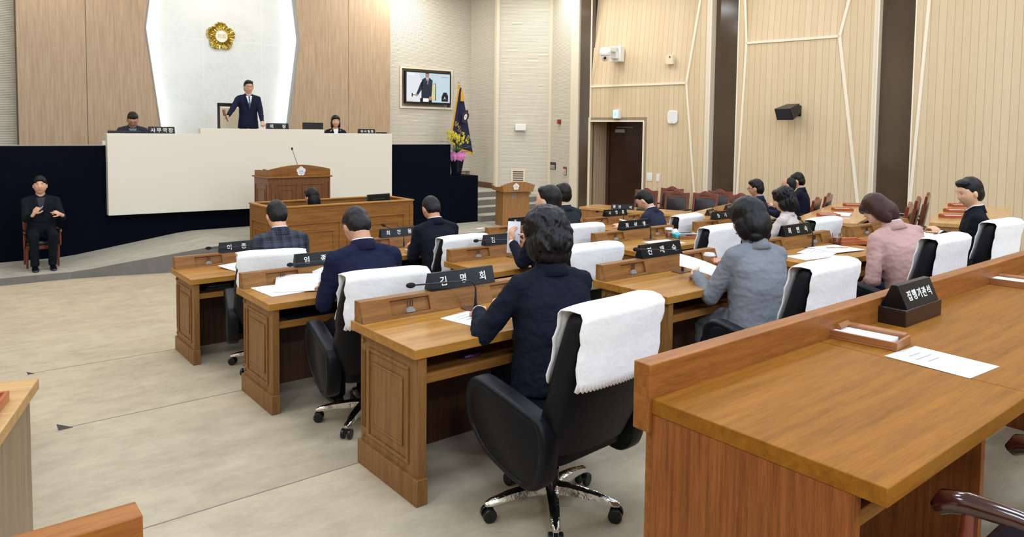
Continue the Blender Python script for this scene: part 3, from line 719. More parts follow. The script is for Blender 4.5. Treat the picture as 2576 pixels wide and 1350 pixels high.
# ---------------------------------------------------------------- wooden armchair with carved crest (faces +y)
def make_armchair():
    e = empty('wooden_armchair')
    q = MB(); q.loft([[V((x, y, z)) for x, y in rrect(-.25+i_, .25-i_, -.23+i_, .25-i_, .05, 4)] for z, i_ in ((.40, .02), (.42, 0), (.46, 0), (.49, .03))]); q.build('seat', mLeatherB, e, smooth=50)
    q = MB(); q.box(-.255, .255, -.235, .25, .34, .405); q.build('seat_frame', mRed, e, .005)
    # crest outline
    n = 16; top = [(-.255+.51*i/n, 1.0+.045*math.exp(-((i-n/2)/(n*.2))**2)+.008*math.cos(i*math.pi*4/n)) for i in range(n+1)]
    mt = M.Translation((0, -.25, .44)) @ M.Rotation(R(9), 4, 'X') @ M.Translation((0, 0, -.44))
    q = MB(); q.prism([(-.255, .90)]+top+[(.255, .90)], 'y', -.02, .02, mt)
    q.box(-.255, -.205, -.02, .02, .38, .92, mt); q.box(.205, .255, -.02, .02, .38, .92, mt); q.box(-.21, .21, -.018, .018, .5, .54, mt); q.build('back_frame', mRed, e, .006)
    q = MB(); q.prism([(-.12+.24*i/10, .955+.02*math.sin(i*math.pi/10)) for i in range(11)]+[(.12-.24*i/10, .938+.012*math.sin(i*math.pi/10)) for i in range(11)], 'y', .018, .028, mt); q.build('carving', mRedDark, e)
    q = MB(); q.loft([[mt @ V((x, y, z)) for x, z in rrect(-.205+i_, .205-i_, .54+i_, .90-i_, .03, 3)] for y, i_ in ((-.03, .02), (-.02, 0), (.02, 0), (.04, .03))]); q.build('back_cushion', mLeatherB, e, smooth=50)
    for s in (-1, 1):
        q = MB(); x = s*.275; q.tube([(x, -.27, .66), (x, -.1, .665), (x, .1, .675), (x, .2, .67), (x, .255, .655), (x, .275, .63)], [.018, .022, .024, .028, .03, .02], 12); q.build('armrest', mRedDark, e, smooth=60)
        q = MB(); q.tube([(x, .2, .66), (x, .205, .5), (x, .2, .38)], [.016, .022, .018], 10); q.build('arm_post', mRed, e, smooth=60)
        q = MB(); q.tube([(s*.24, .22, .36), (s*.24, .22, .2), (s*.24, .225, 0)], [.026, .022, .016], 10); q.build('leg', mRed, e, smooth=60)
        q = MB(); q.tube([(s*.235, -.225, .38), (s*.235, -.25, .2), (s*.235, -.28, 0)], [.024, .021, .017], 10); q.build('leg', mRed, e, smooth=60)
    return e
arm0 = make_armchair(); _arm = [0]
def armchair(x, y, z, h, label, group='red-brown wooden armchairs', s=1):
    o = arm0 if _arm[0] == 0 else copy_tree(arm0); _arm[0] += 1
    o.location = (x, y, z); o.rotation_euler = (0, 0, R(h)); o.scale = (s, s, s); return tag(o, label, 'armchair', group)
e_ = V((.959, .284, 0)); n_ = V((-.284, .959, 0))
for (x, y), wh in zip(((10.84, 9.59), (11.02, 8.95), (11.26, 8.45), (11.5, 7.81), (11.70, 9.62), (11.95, 8.60)),
     ('leftmost', 'third from left', 'fourth from left', 'last on the right', 'second from left', 'fifth from left')):
    armchair(x+.28*.96, y+.28*.28, F0, 106.5, 'red-brown wooden armchair behind the microphone side table, '+wh, s=.98)
for (x, y), wh in zip(((9.62, 6.0), (10.6, 6.12), (11.5, 6.4)), ('glasses', 'receding hair', 'tousled hair')):
    armchair(x+.07, y-.04, T1, 16.5, 'wooden armchair seen side-on carrying the suited person with %s' % wh)
for (x, y), wh in zip(((9.42, 4.2), (10.42, 4.5), (11.25, 4.7)), ('nearest and lowest', 'middle', 'farthest and tallest')):
    armchair(x, y, T2, 17, 'wooden armchair seen side-on before dark glass strip, %s of three' % wh)
armchair(2.27, .44, T4, 0, 'dark wooden armchair pushed under the long foreground desk at bottom right', s=1.0)
armchair(3.35, .5, T4, 0, 'dark wooden armchair under the long desk at the right frame edge')
armchair(10.3, 2.35, T3, 17, 'wooden armchair at the far right table behind the man with the phone')
armchair(1.24, 12.55, -.045, 180, 'wooden armchair against the black stage front under the signing person', s=.8)
# ---------------------------------------------------------------- side tables on the right
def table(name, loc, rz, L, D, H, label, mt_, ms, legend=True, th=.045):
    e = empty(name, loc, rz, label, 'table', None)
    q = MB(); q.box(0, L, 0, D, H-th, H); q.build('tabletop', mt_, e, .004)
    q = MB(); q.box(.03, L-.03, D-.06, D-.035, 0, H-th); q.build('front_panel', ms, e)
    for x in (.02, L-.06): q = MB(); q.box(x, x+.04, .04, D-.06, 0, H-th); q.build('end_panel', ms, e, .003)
    return e
tA = table('side_table', (10.10+.66*.959, 7.91+.66*.284, F0), 106.5, 1.97, .66, .74, 'long wooden side table with microphone in front of the doorway chairs', mTabTop, mTabZ)
tB = table('side_table', (9.11, 6.37, T1), 16.5, 2.72, .68, .74, 'wooden side table bearing three tea mugs and small name plates', mTabTop, mTabZ)
tC = table('side_table', (9.2, 4.38, T2), 16.5, 3.0, .78, .74, 'empty wooden side table with three paper trays below the dark glass strip', mTabTop, mTabZ)
tD = table('side_table', (9.12, 2.68, T3), 16.5, 2.75, .76, .74, 'empty wooden side table with three paper trays left of the phone man', mTabTop, mTabZ)
tE = table('side_table', (.31, 3.33, T3), 163.5, 2.6, .74, .74, 'pale wooden table cut by the left frame edge', mPale, mPaleZ)
tE.location = (.31+.74*-.284, 3.33-.74*.959, T3)
tE.scale = (1, -1, 1); tE.rotation_euler = (0, 0, R(163.5))
tF = table('side_table', (.22, 5.13, T2), 163.5, 2.6, .74, .74, 'sliver of a farther pale table at the left frame edge', mPale, mPaleZ)
tF.location = (.285-.21, 5.1-.71, T2); tF.scale = (1, -1, 1)
# ---------------------------------------------------------------- long desks in the foreground
def long_desk(x0, x1, label, left_end=True, right_end=False):
    e = empty('long_desk', (x0, 1.48, T4), 0, label, 'desk', None); L = x1-x0
    q = MB(); q.box(0, L, -.74, -.01, .69, .74); q.build('desktop', mETop, e, .003)
    q = MB(); q.box(-.012, L-.004, -.012, .055, .63, .85); q.build('ledge', mEX, e, .003)
    q = MB(); q.box(.02, L-.02, .0, .025, 0, .63); q.build('front_panel', mEX, e)
    if left_end: q = MB(); q.box(.003, .04, -.66, -.012, 0, .69); q.build('end_panel', mEZ, e, .002)
    q = MB(); q.box(L-.045, L-.012, -.62, -.012, 0, .69); q.build('end_panel', mEZ, e, .002)
    q = MB(); q.box(.04, L-.05, -.62, -.1, .57, .59); q.box(.04, L-.05, -.632, -.615, .565, .61); q.build('shelf', mDX, e)
    return e
long_desk(1.765, 2.808, 'long glossy brown desk unit filling the lower right corner, with panelled left end')
long_desk(2.812, 4.6, 'long glossy brown desk unit holding the name plate on a base and a wooden tray', False)
long_desk(4.604, 6.4, 'farther unit of the long brown desk at the right frame edge', False)
long_desk(-2.4, .3, 'end of a brown desk with raised ledge at the bottom left corner')
# ---------------------------------------------------------------- clerk enclosure
ce = empty('clerk_enclosure', (3.53, 9.49, F0), 0, 'square panelled wooden box desk enclosing the seated stenographer', 'desk')
W_, D_, H_ = 2.19, .84, 1.08
q = MB(); q.box(0, W_, 0, .04, 0, H_); q.frame('y', 0, .14, 1.0, .16, .86, .022, .014, -1); q.frame('y', 0, 1.1, 2.04, .16, .9, .022, .014, -1)
q.frame('y', 0, .24, .9, .28, .74, .018, .012, -1); q.frame('y', 0, 1.2, 1.94, .28, .78, .018, .012, -1)
q.box(0, .06, -.012, 0, 0, H_-.06); q.box(W_-.06, W_, -.012, 0, 0, H_-.06); q.box(0, W_, -.016, 0, 0, .12); q.build('front_panel', mDX, ce, .003)
q = MB(); q.box(0, .04, .04, D_, 0, H_); q.frame('x', 0, .12, .74, .16, .88, .02, .014, -1); q.frame('x', 0, .22, .64, .28, .76, .018, .012, -1); q.build('side_panel', mDX, ce, .003)
q = MB(); q.box(W_-.04, W_, .04, D_, 0, H_); q.build('side_panel', mDX, ce, .003)
q = MB(); q.box(.5, W_-.04, D_-.04, D_, 0, H_); q.box(.04, .5, D_-.04, D_, 0, H_); q.build('back_panel', mDX, ce, .003)
q = MB(); q.box(-.012, W_+.012, -.02, .055, H_, H_+.022); q.box(-.012, .055, .055, D_+.01, H_, H_+.022); q.box(W_-.055, W_+.012, .055, D_+.01, H_, H_+.022); q.box(.055, W_-.055, D_-.055, D_+.01, H_, H_+.022); q.build('cap_rail', mDTop, ce, .004)
q = MB(); q.box(1.15, W_-.05, .05, .5, .72, .745); q.build('worktop', mDTop, ce)
mo = empty('computer_monitor', (5.32, 9.84, F0+.745), 8, 'small black monitor showing its back inside the panelled clerk enclosure', 'monitor')
q = MB(); q.box(-.21, .21, -.012, .012, .13, .43); q.box(-.12, .1, -.03, -.012, .17, .36); q.build('screen', mBlackP, mo, .006)
q = MB(); q.box(-.03, .03, -.01, .02, .01, .2); q.box(-.1, .1, -.07, .08, 0, .012); q.build('stand', mBlackP, mo, .003)
# ---------------------------------------------------------------- podium, lectern
def blossom(name, R_, th, m, rim, parent, mt, petals=5, txt='의회', tm=None, tsize=.35, white=True):
    e = empty(name) if parent is None else None
    q = MB(); n = 100; pts = []
    for i in range(n):
        a = 2*math.pi*i/n; k = (a*petals/(2*math.pi)) % 1
        r_ = R_*(.74+.26*math.sin(math.pi*k)**.55)*(1+.03*math.sin(i*math.pi*2/4))
        pts.append((r_*math.cos(a+math.pi/2-math.pi/petals), r_*math.sin(a+math.pi/2-math.pi/petals)))
    return pts
def emblem(parent, mt, R_, m_petal, m_disc, m_txt, m_edge, name='emblem', relief=.02):
    pts = blossom(name, R_, 0, None, None, parent, None)
    q = MB(); n = len(pts)
    rings = []
    for sc, z in ((1.0, 0), (1.0, relief*.5), (.93, relief), (.7, relief*.55), (.5, relief*.8), (.44, relief)):
        ring = []
        for i, (x, y) in enumerate(pts):
            zz_ = z + (relief*.35*math.cos(i*math.pi/2.5) if .6 < sc < .95 else 0)
            s2 = sc if sc > .6 else sc*R_/math.hypot(x, y)*.86
            ring.append(mt @ V((x*s2, y*s2, zz_)))
        rings.append(ring)
    q.loft(rings); fl = q.build(name, m_petal, parent, smooth=35)
    q = MB(); q.prism([(R_*.40*math.cos(R(a)), R_*.40*math.sin(R(a))) for a in range(0, 360, 10)], 'z', 0, relief*1.12, mt); q.build('emblem_disc', m_disc, fl)
    q = MB(); q.loft([[mt @ V((R_*r_*math.cos(R(a)), R_*r_*math.sin(R(a)), z)) for a in range(0, 360, 10)] for r_, z in ((.40, relief*1.0), (.40, relief*1.25), (.425, relief*1.25), (.425, relief*1.0))], closed=True, cap=False); q.build('emblem_rim', m_edge, fl)
    letters('emblem_lettering', [('의회', 0, 0, R_*.34)], m_txt, fl, mt @ M.Translation((0, 0, relief*1.15)))
    return fl
po = empty('speaker_podium', (4.70, 11.35, .23), 0, 'tall panelled brown speaker podium with arched top and white flower emblem', 'podium')
q = MB(); q.box(-.53, .53, 0, .62, 0, .98)
for x0, x1 in ((-.40, -.04), (.04, .40)): q.frame('y', 0, x0, x1, .1, .88, .016, .012, -1); q.frame('y', 0, x0+.07, x1-.07, .18, .80, .014, .010, -1)
for s in (-1, 1):
    for k in range(4): q.box(s*.49-.016+k*.011, s*.49-.011+k*.011, -.008, 0, .1, .9)
    q.frame('x', s*.53, .06, .56, .1, .88, .016, .012, s); q.frame('x', s*.53, .13, .49, .18, .80, .014, .010, s)
q.build('podium_body', wood('podium_veneer', (96, 56, 26), (128, 80, 40), 'z', .4), po, .003)
q = MB(); q.box(-.56, .56, -.03, .65, .98, 1.005); q.build('moulding', mDX, po, .008)
q = MB(); n = 20; q.prism([(-.53, 1.006)]+[(-.53+1.06*i/n, 1.115+.075*math.sin(math.pi*i/n)) for i in range(n+1)]+[(.53, 1.006)], 'y', .0, .03)
for s in (-1, 1):
    prof = [(0.03, 1.006), (.03, 1.115), (.2, 1.125), (.26, 1.10), (.4, 1.105), (.6, 1.09), (.6, 1.006)]; q.prism(prof, 'x', *sorted((s*.53, s*.50)))
q.build('raised_screen', mDX, po, .003)
q = MB(); q.box(-.5, .5, .03, .62, 1.0, 1.012); q.build('reading_top', mDTop, po)
emblem(po, M.Translation((0.02, -.002, 1.085)) @ M.Rotation(R(90), 4, 'X'), .078, mWhiteP, mWhiteP, mInk, mGreyP, relief=.008)
mc = empty('podium_microphone', (4.80, 11.62, 1.243), 0, 'thin black gooseneck microphone leaning left above the tall podium', 'microphone')
q = MB(); q.tube([(0, 0, .0), (0, 0, .05), (-.02, 0, .14), (-.13, -.03, .42)], [.014, .006, .004, .004], 8); q.build('gooseneck', mMic, mc, smooth=60)
q = MB(); q.ell((-.135, -.031, .435), (.014, .014, .024)); q.build('foam', mFoam, mc, smooth=180)
le = empty('side_lectern', (9.96, 12.32, F0), -14, 'free-standing light brown lectern with flared top and white flower emblem', 'lectern')
q = MB(); q.loft([[V((x, y, z)) for x, y in ((-w_, -d_), (w_, -d_), (w_, d_+dy), (-w_, d_+dy))] for z, w_, d_, dy in ((.0, .33, .2, .0), (.04, .33, .2, 0), (.85, .31, .19, .02))]); q.box(-.38, .38, -.24, .24, 0, .05)
mLec = wood('lectern_veneer', (140, 98, 56), (168, 122, 74), 'z', .4, 16); q.build('column', mLec, le, .004)
q = MB(); n = 16; A = [(-.40, .985)]+[(-.40+.80*i/n, .985+.085*math.sin(math.pi*i/n)) for i in range(1, n)]+[(.40, .985)]+[(.345, .84), (-.345, .84)]
q.prism(A, 'y', -.30, -.265); q.build('front_board', mLec, le, .003)
q = MB()
for s in (-1, 1): q.prism([(-.265, .84), (-.265, .985), (-.16, .95), (.1, .93), (.32, .985), (.28, .86)], 'x', *sorted((s*.375, s*.35)))
q.box(-.35, .35, -.265, .29, .85, .875); q.build('top_tray', mLec, le, .003)
q = MB(); mt = M.Rotation(R(10), 4, 'Y')
for k in range(3): q.box(-.1+k*.03, -.085+k*.03, -.203, -.195, .68, .83)
q.build('trim_strips', mGreyP, le)
emblem(le, M.Translation((-.06, -.303, .955)) @ M.Rotation(R(90), 4, 'X'), .075, mWhiteP, mWhiteP, mInk, mGreyP, relief=.008)
# ---------------------------------------------------------------- people
def solid(q, voxel, smooth=4):
    # fuse overlapping closed shapes of a MB into one skin
    bmesh.ops.recalc_face_normals(q.bm, faces=q.bm.faces)
    me = bpy.data.meshes.new('s'); q.bm.to_mesh(me); q.bm.free(); o = bpy.data.objects.new('s', me)
    m = o.modifiers.new('r', 'REMESH'); m.mode = 'VOXEL'; m.voxel_size = voxel; m.use_smooth_shade = True
    if smooth: k = o.modifiers.new('s', 'SMOOTH'); k.iterations = smooth; k.factor = .5
    out = evaluated(o); bpy.data.meshes.remove(me); return out
def rough(me, amp, sc, seed=0, sq=(1, 1, 1)):
    n = len(me.vertices); co = [0.0]*3*n; no = [0.0]*3*n; me.vertices.foreach_get('co', co); me.vertices.foreach_get('normal', no)
    for i in range(0, 3*n, 3):
        p = V((co[i]*sc*sq[0]+seed, co[i+1]*sc*sq[1], co[i+2]*sc*sq[2])); k = amp*(noise.noise(p)+.5*noise.noise(p*2.1))
        co[i] += no[i]*k; co[i+1] += no[i+1]*k; co[i+2] += no[i+2]*k
    me.vertices.foreach_set('co', co); me.update()
def meobj(name, me, m, parent):
    me.materials.clear(); me.materials.append(m); me.shade_smooth(); me.name = name
    o = bpy.data.objects.new(name, me); COL.objects.link(o); setpar(o, parent); return o
def head_fn(fem):
    def fn(d):
        x, y, z = d.x*.0745, d.y*.093, d.z*.117
        if z < 0:
            t = -z/.117; x *= 1-(.30 if fem else .22)*t*t
            if y < 0: y *= 1-.3*t
            else: y *= 1-.05*t
        if y > 0:
            g = lambda cx, cz, sx, sz: math.exp(-((x-cx)/sx)**2-((z-cz)/sz)**2)
            y += .021*g(0, -.018, .011, .017)+.010*g(0, .006, .008, .028)+.004*g(0, .046, .05, .012)
            for s in (-1, 1): y += -.010*g(s*.030, .020, .015, .012)+.004*g(s*.042, -.02, .018, .02)
            y += .006*g(0, -.052, .022, .007)-.004*g(0, -.066, .02, .006)+.008*g(0, -.09, .02, .016)
        return V((x, y, z))
    return fn
def basis(y, up):   # matrix with local y forward
    y = y.normalized(); x = y.cross(up).normalized(); z = x.cross(y); return M((x, y, z)).transposed()
def ik(a, b, l1, l2, pole):
    d = b-a; L = min(d.length, (l1+l2)*.995); d.normalize()
    c = (l1*l1+L*L-l2*l2)/(2*l1*L); c = max(-1, min(1, c)); s = math.sqrt(1-c*c)
    p = pole-d*pole.dot(d); p.normalize(); return a+d*l1*c+p*l1*s, a+d*L
def add_hand(q, w, dr, nrm, side, curl=25, point=False, s=1.0, fists=None):
    z = dr.normalized(); y = (nrm-z*nrm.dot(z)).normalized(); x = y.cross(z)*side     # x to the thumb side
    P = lambda a, b, c: w+(x*a+y*b+z*c)*s
    rot = M((x, y, z)).transposed()
    q.ell(P(0, 0, .048), (.040*s, .0145*s, .052*s), rot, 14, 10); q.cap(P(0, 0, -.035), P(0, 0, .03), .025*s, .024*s)
    for i, (L, rd) in enumerate(((.070, .0088), (.078, .0090), (.072, .0085), (.056, .0075))):
        bx = .029-.0185*i; p = P(bx, 0, .084-.004*abs(i-1)); c = curl if not (point and i == 0) else 6
        if point and i: c = 70
        ang = 0
        for k, f in enumerate((.45, .31, .24)):
            ang += R(c*(.8 if k == 0 else 1)); dv = (z*math.cos(ang)-y*math.sin(ang)+x*(.10*(1.2-i)/1.5)).normalized()
            n = p+dv*L*f*s; q.cap(p, n, rd*s*(1-.07*k), rd*s*(.94-.07*k), 8); p = n
    p = P(.030, -.004, .028); d1 = (x*.62+z*.75-y*.3).normalized(); p2 = p+d1*.040*s; q.cap(p, p2, .0125*s, .0105*s, 8)
    d2 = (x*.25+z*.9-y*(.35+.006*curl)).normalized(); q.cap(p2, p2+d2*.034*s, .0100*s, .0085*s, 8)
HAIR = {
 'short': [((0, -.022, .036), (.0800, .090, .098)), ((0, .024, .088), (.064, .050, .037)), ((0, -.036, -.004), (.0765, .071, .086))],
 'flat': [((0, -.020, .038), (.0825, .093, .100)), ((0, .030, .094), (.070, .056, .036)), ((0, -.038, -.006), (.079, .072, .088))],
 'thin': [((0, -.032, .028), (.0795, .082, .094)), ((0, -.036, -.006), (.0765, .070, .086))],
 'fringe': [((0, -.018, .040), (.083, .092, .100)), ((0, .036, .086), (.066, .055, .036)), ((0, -.036, -.006), (.079, .072, .088)), ((-.045, .048, .066), (.026, .034, .030)), ((.045, .048, .066), (.026, .034, .030))],
 'bob': [((0, -.020, .040), (.090, .096, .100)), ((0, -.045, -.025), (.089, .074, .108)), ((-.072, -.012, -.040), (.024, .052, .085)), ((.072, -.012, -.040), (.024, .052, .085)), ((0, .040, .080), (.068, .050, .040))],
 'perm': [((0, -.024, .044), (.104, .110, .102)), ((0, -.055, -.02), (.104, .086, .098)), ((-.072, -.02, -.04), (.036, .060, .07)), ((.072, -.02, -.04), (.036, .060, .07)), ((0, .040, .095), (.070, .052, .036)), ((0, -.055, -.085), (.085, .055, .06))],
 'round': [((0, -.020, .044), (.103, .108, .104)), ((0, -.052, -.03), (.105, .084, .104)), ((-.078, -.016, -.045), (.032, .056, .075)), ((.078, -.016, -.045), (.032, .056, .075)), ((-.03, -.05, -.11), (.062, .045, .035)), ((.03, -.05, -.11), (.062, .045, .035)), ((0, .042, .088), (.066, .052, .034))],
 'long': [((0, -.018, .036), (.088, .096, .102)), ((0, -.055, -.05), (.088, .062, .14)), ((0, -.07, -.18), (.085, .045, .16)), ((-.064, -.03, -.08), (.026, .05, .13)), ((.064, -.03, -.08), (.026, .05, .13)), ((0, .040, .080), (.064, .050, .036))],
}
FAB = {}
def fabric(c, rg=.85):
    k = tuple(c)
    if k not in FAB: FAB[k] = mat('suit_fabric', c, rg, bump=.10, bscale=420, var=.12, vscale=4, spec=.15)
    return FAB[k]
def person(loc, h, label, top=(20, 22, 32), hair='short', hairm=None, lean=8, side=0, head=(0, 0), hands=None, sh=.47, s=1.0, fem=False, stand=False, shirt=None, tie=None,
           hair_noise=.004, glasses=False, trousers=(18, 19, 26), voxel=.009, hem=0, coat=False, curl=30, point=False, skin=None, jm=None, cuffs=False, collar='shirt', palms=None, feet=True, hdir=None, knees=None, handvox=.0035, group=None, scarf=False, bulk=1.0, locks=0):
    e = empty('person', loc, h, label, 'person', group); inv = (M.Translation(V(loc)) @ M.Rotation(R(h), 4, 'Z')).inverted()
    W = lambda p: inv @ V(p)
    sk = skin or mSkin; fab = jm or fabric(top); hm = hairm or mHair
    P = V((0, 0, (.93 if stand else sh+.085)*1)); a = R(lean); b = R(side)
    up = V((math.sin(b), math.sin(a)*math.cos(b), math.cos(a)*math.cos(b))); rt = up.cross(V((0, 1, 0)))*-1; rt = V((math.cos(b), 0, -math.sin(b))); rt.normalize(); fwd = up.cross(rt); 
    sw = (.165 if fem else .185)*s; TL = (.47 if fem else .50)*s
    def T(x, y, t): return P+rt*x+fwd*y+up*t
    N = T(0, -.005, TL)
    hp, hy = R(head[0]), R(head[1])
    hup0 = (up*.5+V((0, 0, 1))*.5).normalized(); hf = V((math.sin(-hy), math.cos(hy), 0)); hf = (hf-hup0*hf.dot(hup0)).normalized(); hr = hf.cross(hup0)
    hf2 = hf*math.cos(hp)-hup0*math.sin(hp); hup = hup0*math.cos(hp)+hf*math.sin(hp); HS = 1.10*(.97 if fem else 1); HR = M((hr, hf2, hup)).transposed()*HS
    Hc = N+(hup0*.38+hup*.62).normalized()*.143*s+hf2*.024
    # legs
    if stand: kn = [V((sx*.10, .02, .5)) for sx in (-1, 1)]; an = [V((sx*.11, -.01, .09)) for sx in (-1, 1)]
    elif knees: kn = [V((sx*knees[0]/2, knees[1], sh+.045)) for sx in (-1, 1)]; an = [V((sx*knees[0]/2*.9, knees[2], .09)) for sx in (-1, 1)]
    else: kn = [V((sx*.10, .40, sh+.0)) for sx in (-1, 1)]; an = [V((sx*.10, .36, .09)) for sx in (-1, 1)]
    # arms
    hands = hands or [V((-.17, .42, .80)), V((.17, .42, .80))]
    if hands and len(hands) == 2 and any(isinstance(x, tuple) for x in hands): hands = [W(p) if isinstance(p, tuple) else p for p in hands]
    arms = []
    for i, sx in enumerate((-1, 1)):
        S = T(sx*sw*1.0, -.005, TL-.078*s); tgt = hands[i]; pole = (hdir[i] if hdir else V((sx*.30, -.35, -.9)))
        E_, Wr = ik(S, tgt, .285*s, .25*s, pole); dr = (Wr-E_).normalized(); arms.append((S, E_, Wr, dr))
    # ---- body (one skin)
    q = MB(); q.ell(Hc, None, HR, 30, 22, head_fn(fem))
    for sx in (-1, 1): q.ell(Hc+HR @ V((sx*.076, -.006, -.004)), (.009, .019, .031), HR @ M.Rotation(R(12)*-sx, 3, 'Z'), 10, 8)
    q.cap(Hc+HR @ V((0, -.018, -.045)), N-up*.02, (.047 if fem else .057)*s, (.052 if fem else .062)*s, 16)
    q.loft([q.ring(T(0, y, t*s), rt*rx*s, fwd*ry*s, 20, 2.3) for t, rx, ry, y in ((-.02, .13, .09, 0), (.08, .13, .09, 0), (.2, .125, .085, 0), (.34, .15, .09, 0), (.42, .15, .075, 0), (.475, .07, .06, 0))])
    for S, E_, Wr, dr in arms: q.cap(S, E_, .042*s, .034*s); q.cap(E_, Wr-dr*.01, .036*s, .025*s)
    for i in range(2): q.cap(V(((-1, 1)[i]*.085, 0, P.z-.02)), kn[i], .06*s, .045*s); q.cap(kn[i], an[i], .045*s, .032*s)
    body = solid(q, voxel*.8 if voxel < .011 else .008, 2)
    q = MB()
    for i, (S, E_, Wr, dr) in enumerate(arms):
        sx = (-1, 1)[i]; hd = (palms[i][0] if palms else dr); nr = (palms[i][1] if palms else V((sx*.25, .1, 1)))
        add_hand(q, Wr, V(hd), V(nr), -sx, curl, point, s*(.92 if fem else 1))
    hm_ = solid(q, handvox, 2); bm = bmesh.new(); bm.from_mesh(body); bm.from_mesh(hm_); bm.to_mesh(body); bm.free(); bpy.data.meshes.remove(hm_)
    meobj('body', body, sk, e)
    # ---- face details
    q = MB(); mt = M.Translation(Hc) @ HR.to_4x4()
    for sx in (-1, 1):
        q.ell(mt @ V((sx*.030, .0825, .017)), (.0105, .0032, .0019), HR, 10, 6); q.ell(mt @ V((sx*.031, .0885, .038)), (.0145, .003, .0017), HR @ M.Rotation(R(-5*sx), 3, 'Y'), 10, 6)
    q.build('eyes_and_brows', mEye, e, smooth=180)
    q = MB(); q.ell(mt @ V((0, .0925, -.0535)), (.021, .0045, .0048), HR, 12, 6); q.build('lips', mLip, e, smooth=180)
    if glasses:
        q = MB()
        for sx in (-1, 1):
            q.tube([mt @ V((sx*.032+.024*math.cos(R(k)), .104, .016+.016*math.sin(R(k)))) for k in range(0, 360, 30)], .0018, 5, closed=True)
            q.tube([mt @ V((sx*.056, .104, .020)), mt @ V((sx*.074, .07, .020)), mt @ V((sx*.079, -.01, .015))], .0018, 5)
        q.tube([mt @ V((-.008, .107, .02)), mt @ V((.008, .107, .02))], .0018, 5); q.build('glasses', mat('glasses_frame', (60, 40, 44), .3, .6), e)
    # ---- hair
    q = MB()
    for c, r_ in HAIR[hair]: q.ell(mt @ V(c), r_, HR, 22, 16)
    if locks:      # separate tousled locks over the top and back
        rg = random.Random(7)
        for k in range(locks):
            th, ph = rg.uniform(-.35, 1.5), rg.uniform(math.pi*.95, math.pi*2.05) if rg.random() < .75 else rg.uniform(0, 6.28)
            d_ = V((math.cos(th)*math.cos(ph), math.cos(th)*math.sin(ph), math.sin(th))); c0, r0_ = (HAIR[hair][0] if rg.random() < .6 or th > .6 else HAIR[hair][1])
            p_ = V(c0)+V((d_.x*r0_[0], d_.y*r0_[1], d_.z*r0_[2]))*.965; tg = V((rg.uniform(-.7, .7), rg.uniform(-.7, .7), -1+th*.5)); tg = (tg-d_*tg.dot(d_)).normalized()
            a_ = p_-tg*.028+d_*rg.uniform(-.002, .004); b_ = p_+tg*.028+d_*rg.uniform(-.002, .008); r_ = rg.uniform(.008, .014)
            q.tube([mt @ x_ for x_ in (a_-tg*.008, a_, p_+d_*.004, b_, b_+tg*.012)], [.002, r_*.8, r_, r_*.7, .002], 8)
    hm2 = solid(q, .0065 if not locks else .005, 7 if not locks else 2)
    if hair_noise: rough(hm2, hair_noise, 34 if hair_noise < .006 else 21, h, (1, 1, .45))
    ho = meobj('hair', hm2, hm, e)
    # ---- jacket
    q = MB(); f = 1.0 if not fem else .98; b0 = -.10 if not stand else -.17
    prof = [(b0-hem, .195, .15), (-.02, .185, .145), (.1, .172, .128), (.22, .180, .128), (.33, .196, .126), (.39, .196, .108), (.43, .160, .090), (.465, .098, .076), (.488, .070, .066)]
    if stand: prof[0] = (b0-hem, .20, .135)
    q.loft([q.ring(T(0, .0, t*s*(TL/(.5*s))), rt*rx*s*f*(1+(bulk-1)*max(0, min(1, (.36-t)/.25))), fwd*ry*s*(1+(bulk-1)*max(0, min(1, (.36-t)/.25))), 28, 2.4) for t, rx, ry in prof])
    q.cap(arms[0][0]+rt*.02, arms[1][0]-rt*.02, .060*s*f, .060*s*f, 16)
    for S, E_, Wr, dr in arms:
        q.cap(T(0, -.012, TL-.035*s), S+up*.006, .070*s*f, .052*s*f, 14); q.cap(S, E_, .060*s*f, .056*s*f, 16); q.cap(E_, Wr-dr*.03, .056*s*f, .039*s*f, 16); q.tube([Wr-dr*.05, Wr-dr*.018], [.038*s*f, .038*s*f], 16)
    if coat:
        for i in range(2): q.cap(V(((-1, 1)[i]*.085, .0, P.z-.01)), kn[i]+V((0, -.02, .0)), .095, .088, 16)
        q.cap(V((0, .02, P.z-.02)), (kn[0]+kn[1])/2+V((0, -.05, 0)), .085, .08, 16); q.cap(kn[0], kn[0]+V((0, .03, -.16)), .085, .07); q.cap(kn[1], kn[1]+V((0, .03, -.16)), .085, .07)
    jk = solid(q, voxel, 5); rough(jk, .0055, 13, h*.1, (1, 1, 1.6)); rough(jk, .0022, 40, h*.2, (1, 1, 1.5))
    bvh = BVHTree.FromPolygons([v.co.copy() for v in jk.vertices], [tuple(p.vertices) for p in jk.polygons])
    jo = meobj('coat' if coat else 'jacket', jk, fab, e)
    # collar: folded band round the neck
    def neckring(t, rx, ry, dz=.0, dy=-.004):
        return [T(rx*math.cos(2*math.pi*i/24)*s, dy+ry*math.sin(2*math.pi*i/24)*s, t*s*(TL/(.5*s))-(.045+dz)*max(0, math.sin(2*math.pi*i/24))**1.5*s) for i in range(24)]
    if collar != 'none':
        q = MB(); q.loft([neckring(.462, .094, .088), neckring(.50, .078, .078), neckring(.528, .070, .073), neckring(.530, .066, .069), neckring(.49, .066, .066)], cap=False); cm = solid_shell(q, 'collar', fab, jo)
        q = MB(); q.loft([neckring(.50, .065, .067), neckring(.535, .0645, .0665), neckring(.536, .0605, .0625), neckring(.50, .0605, .0625)], cap=False); solid_shell(q, 'shirt_collar', shirt or mShirt, e)
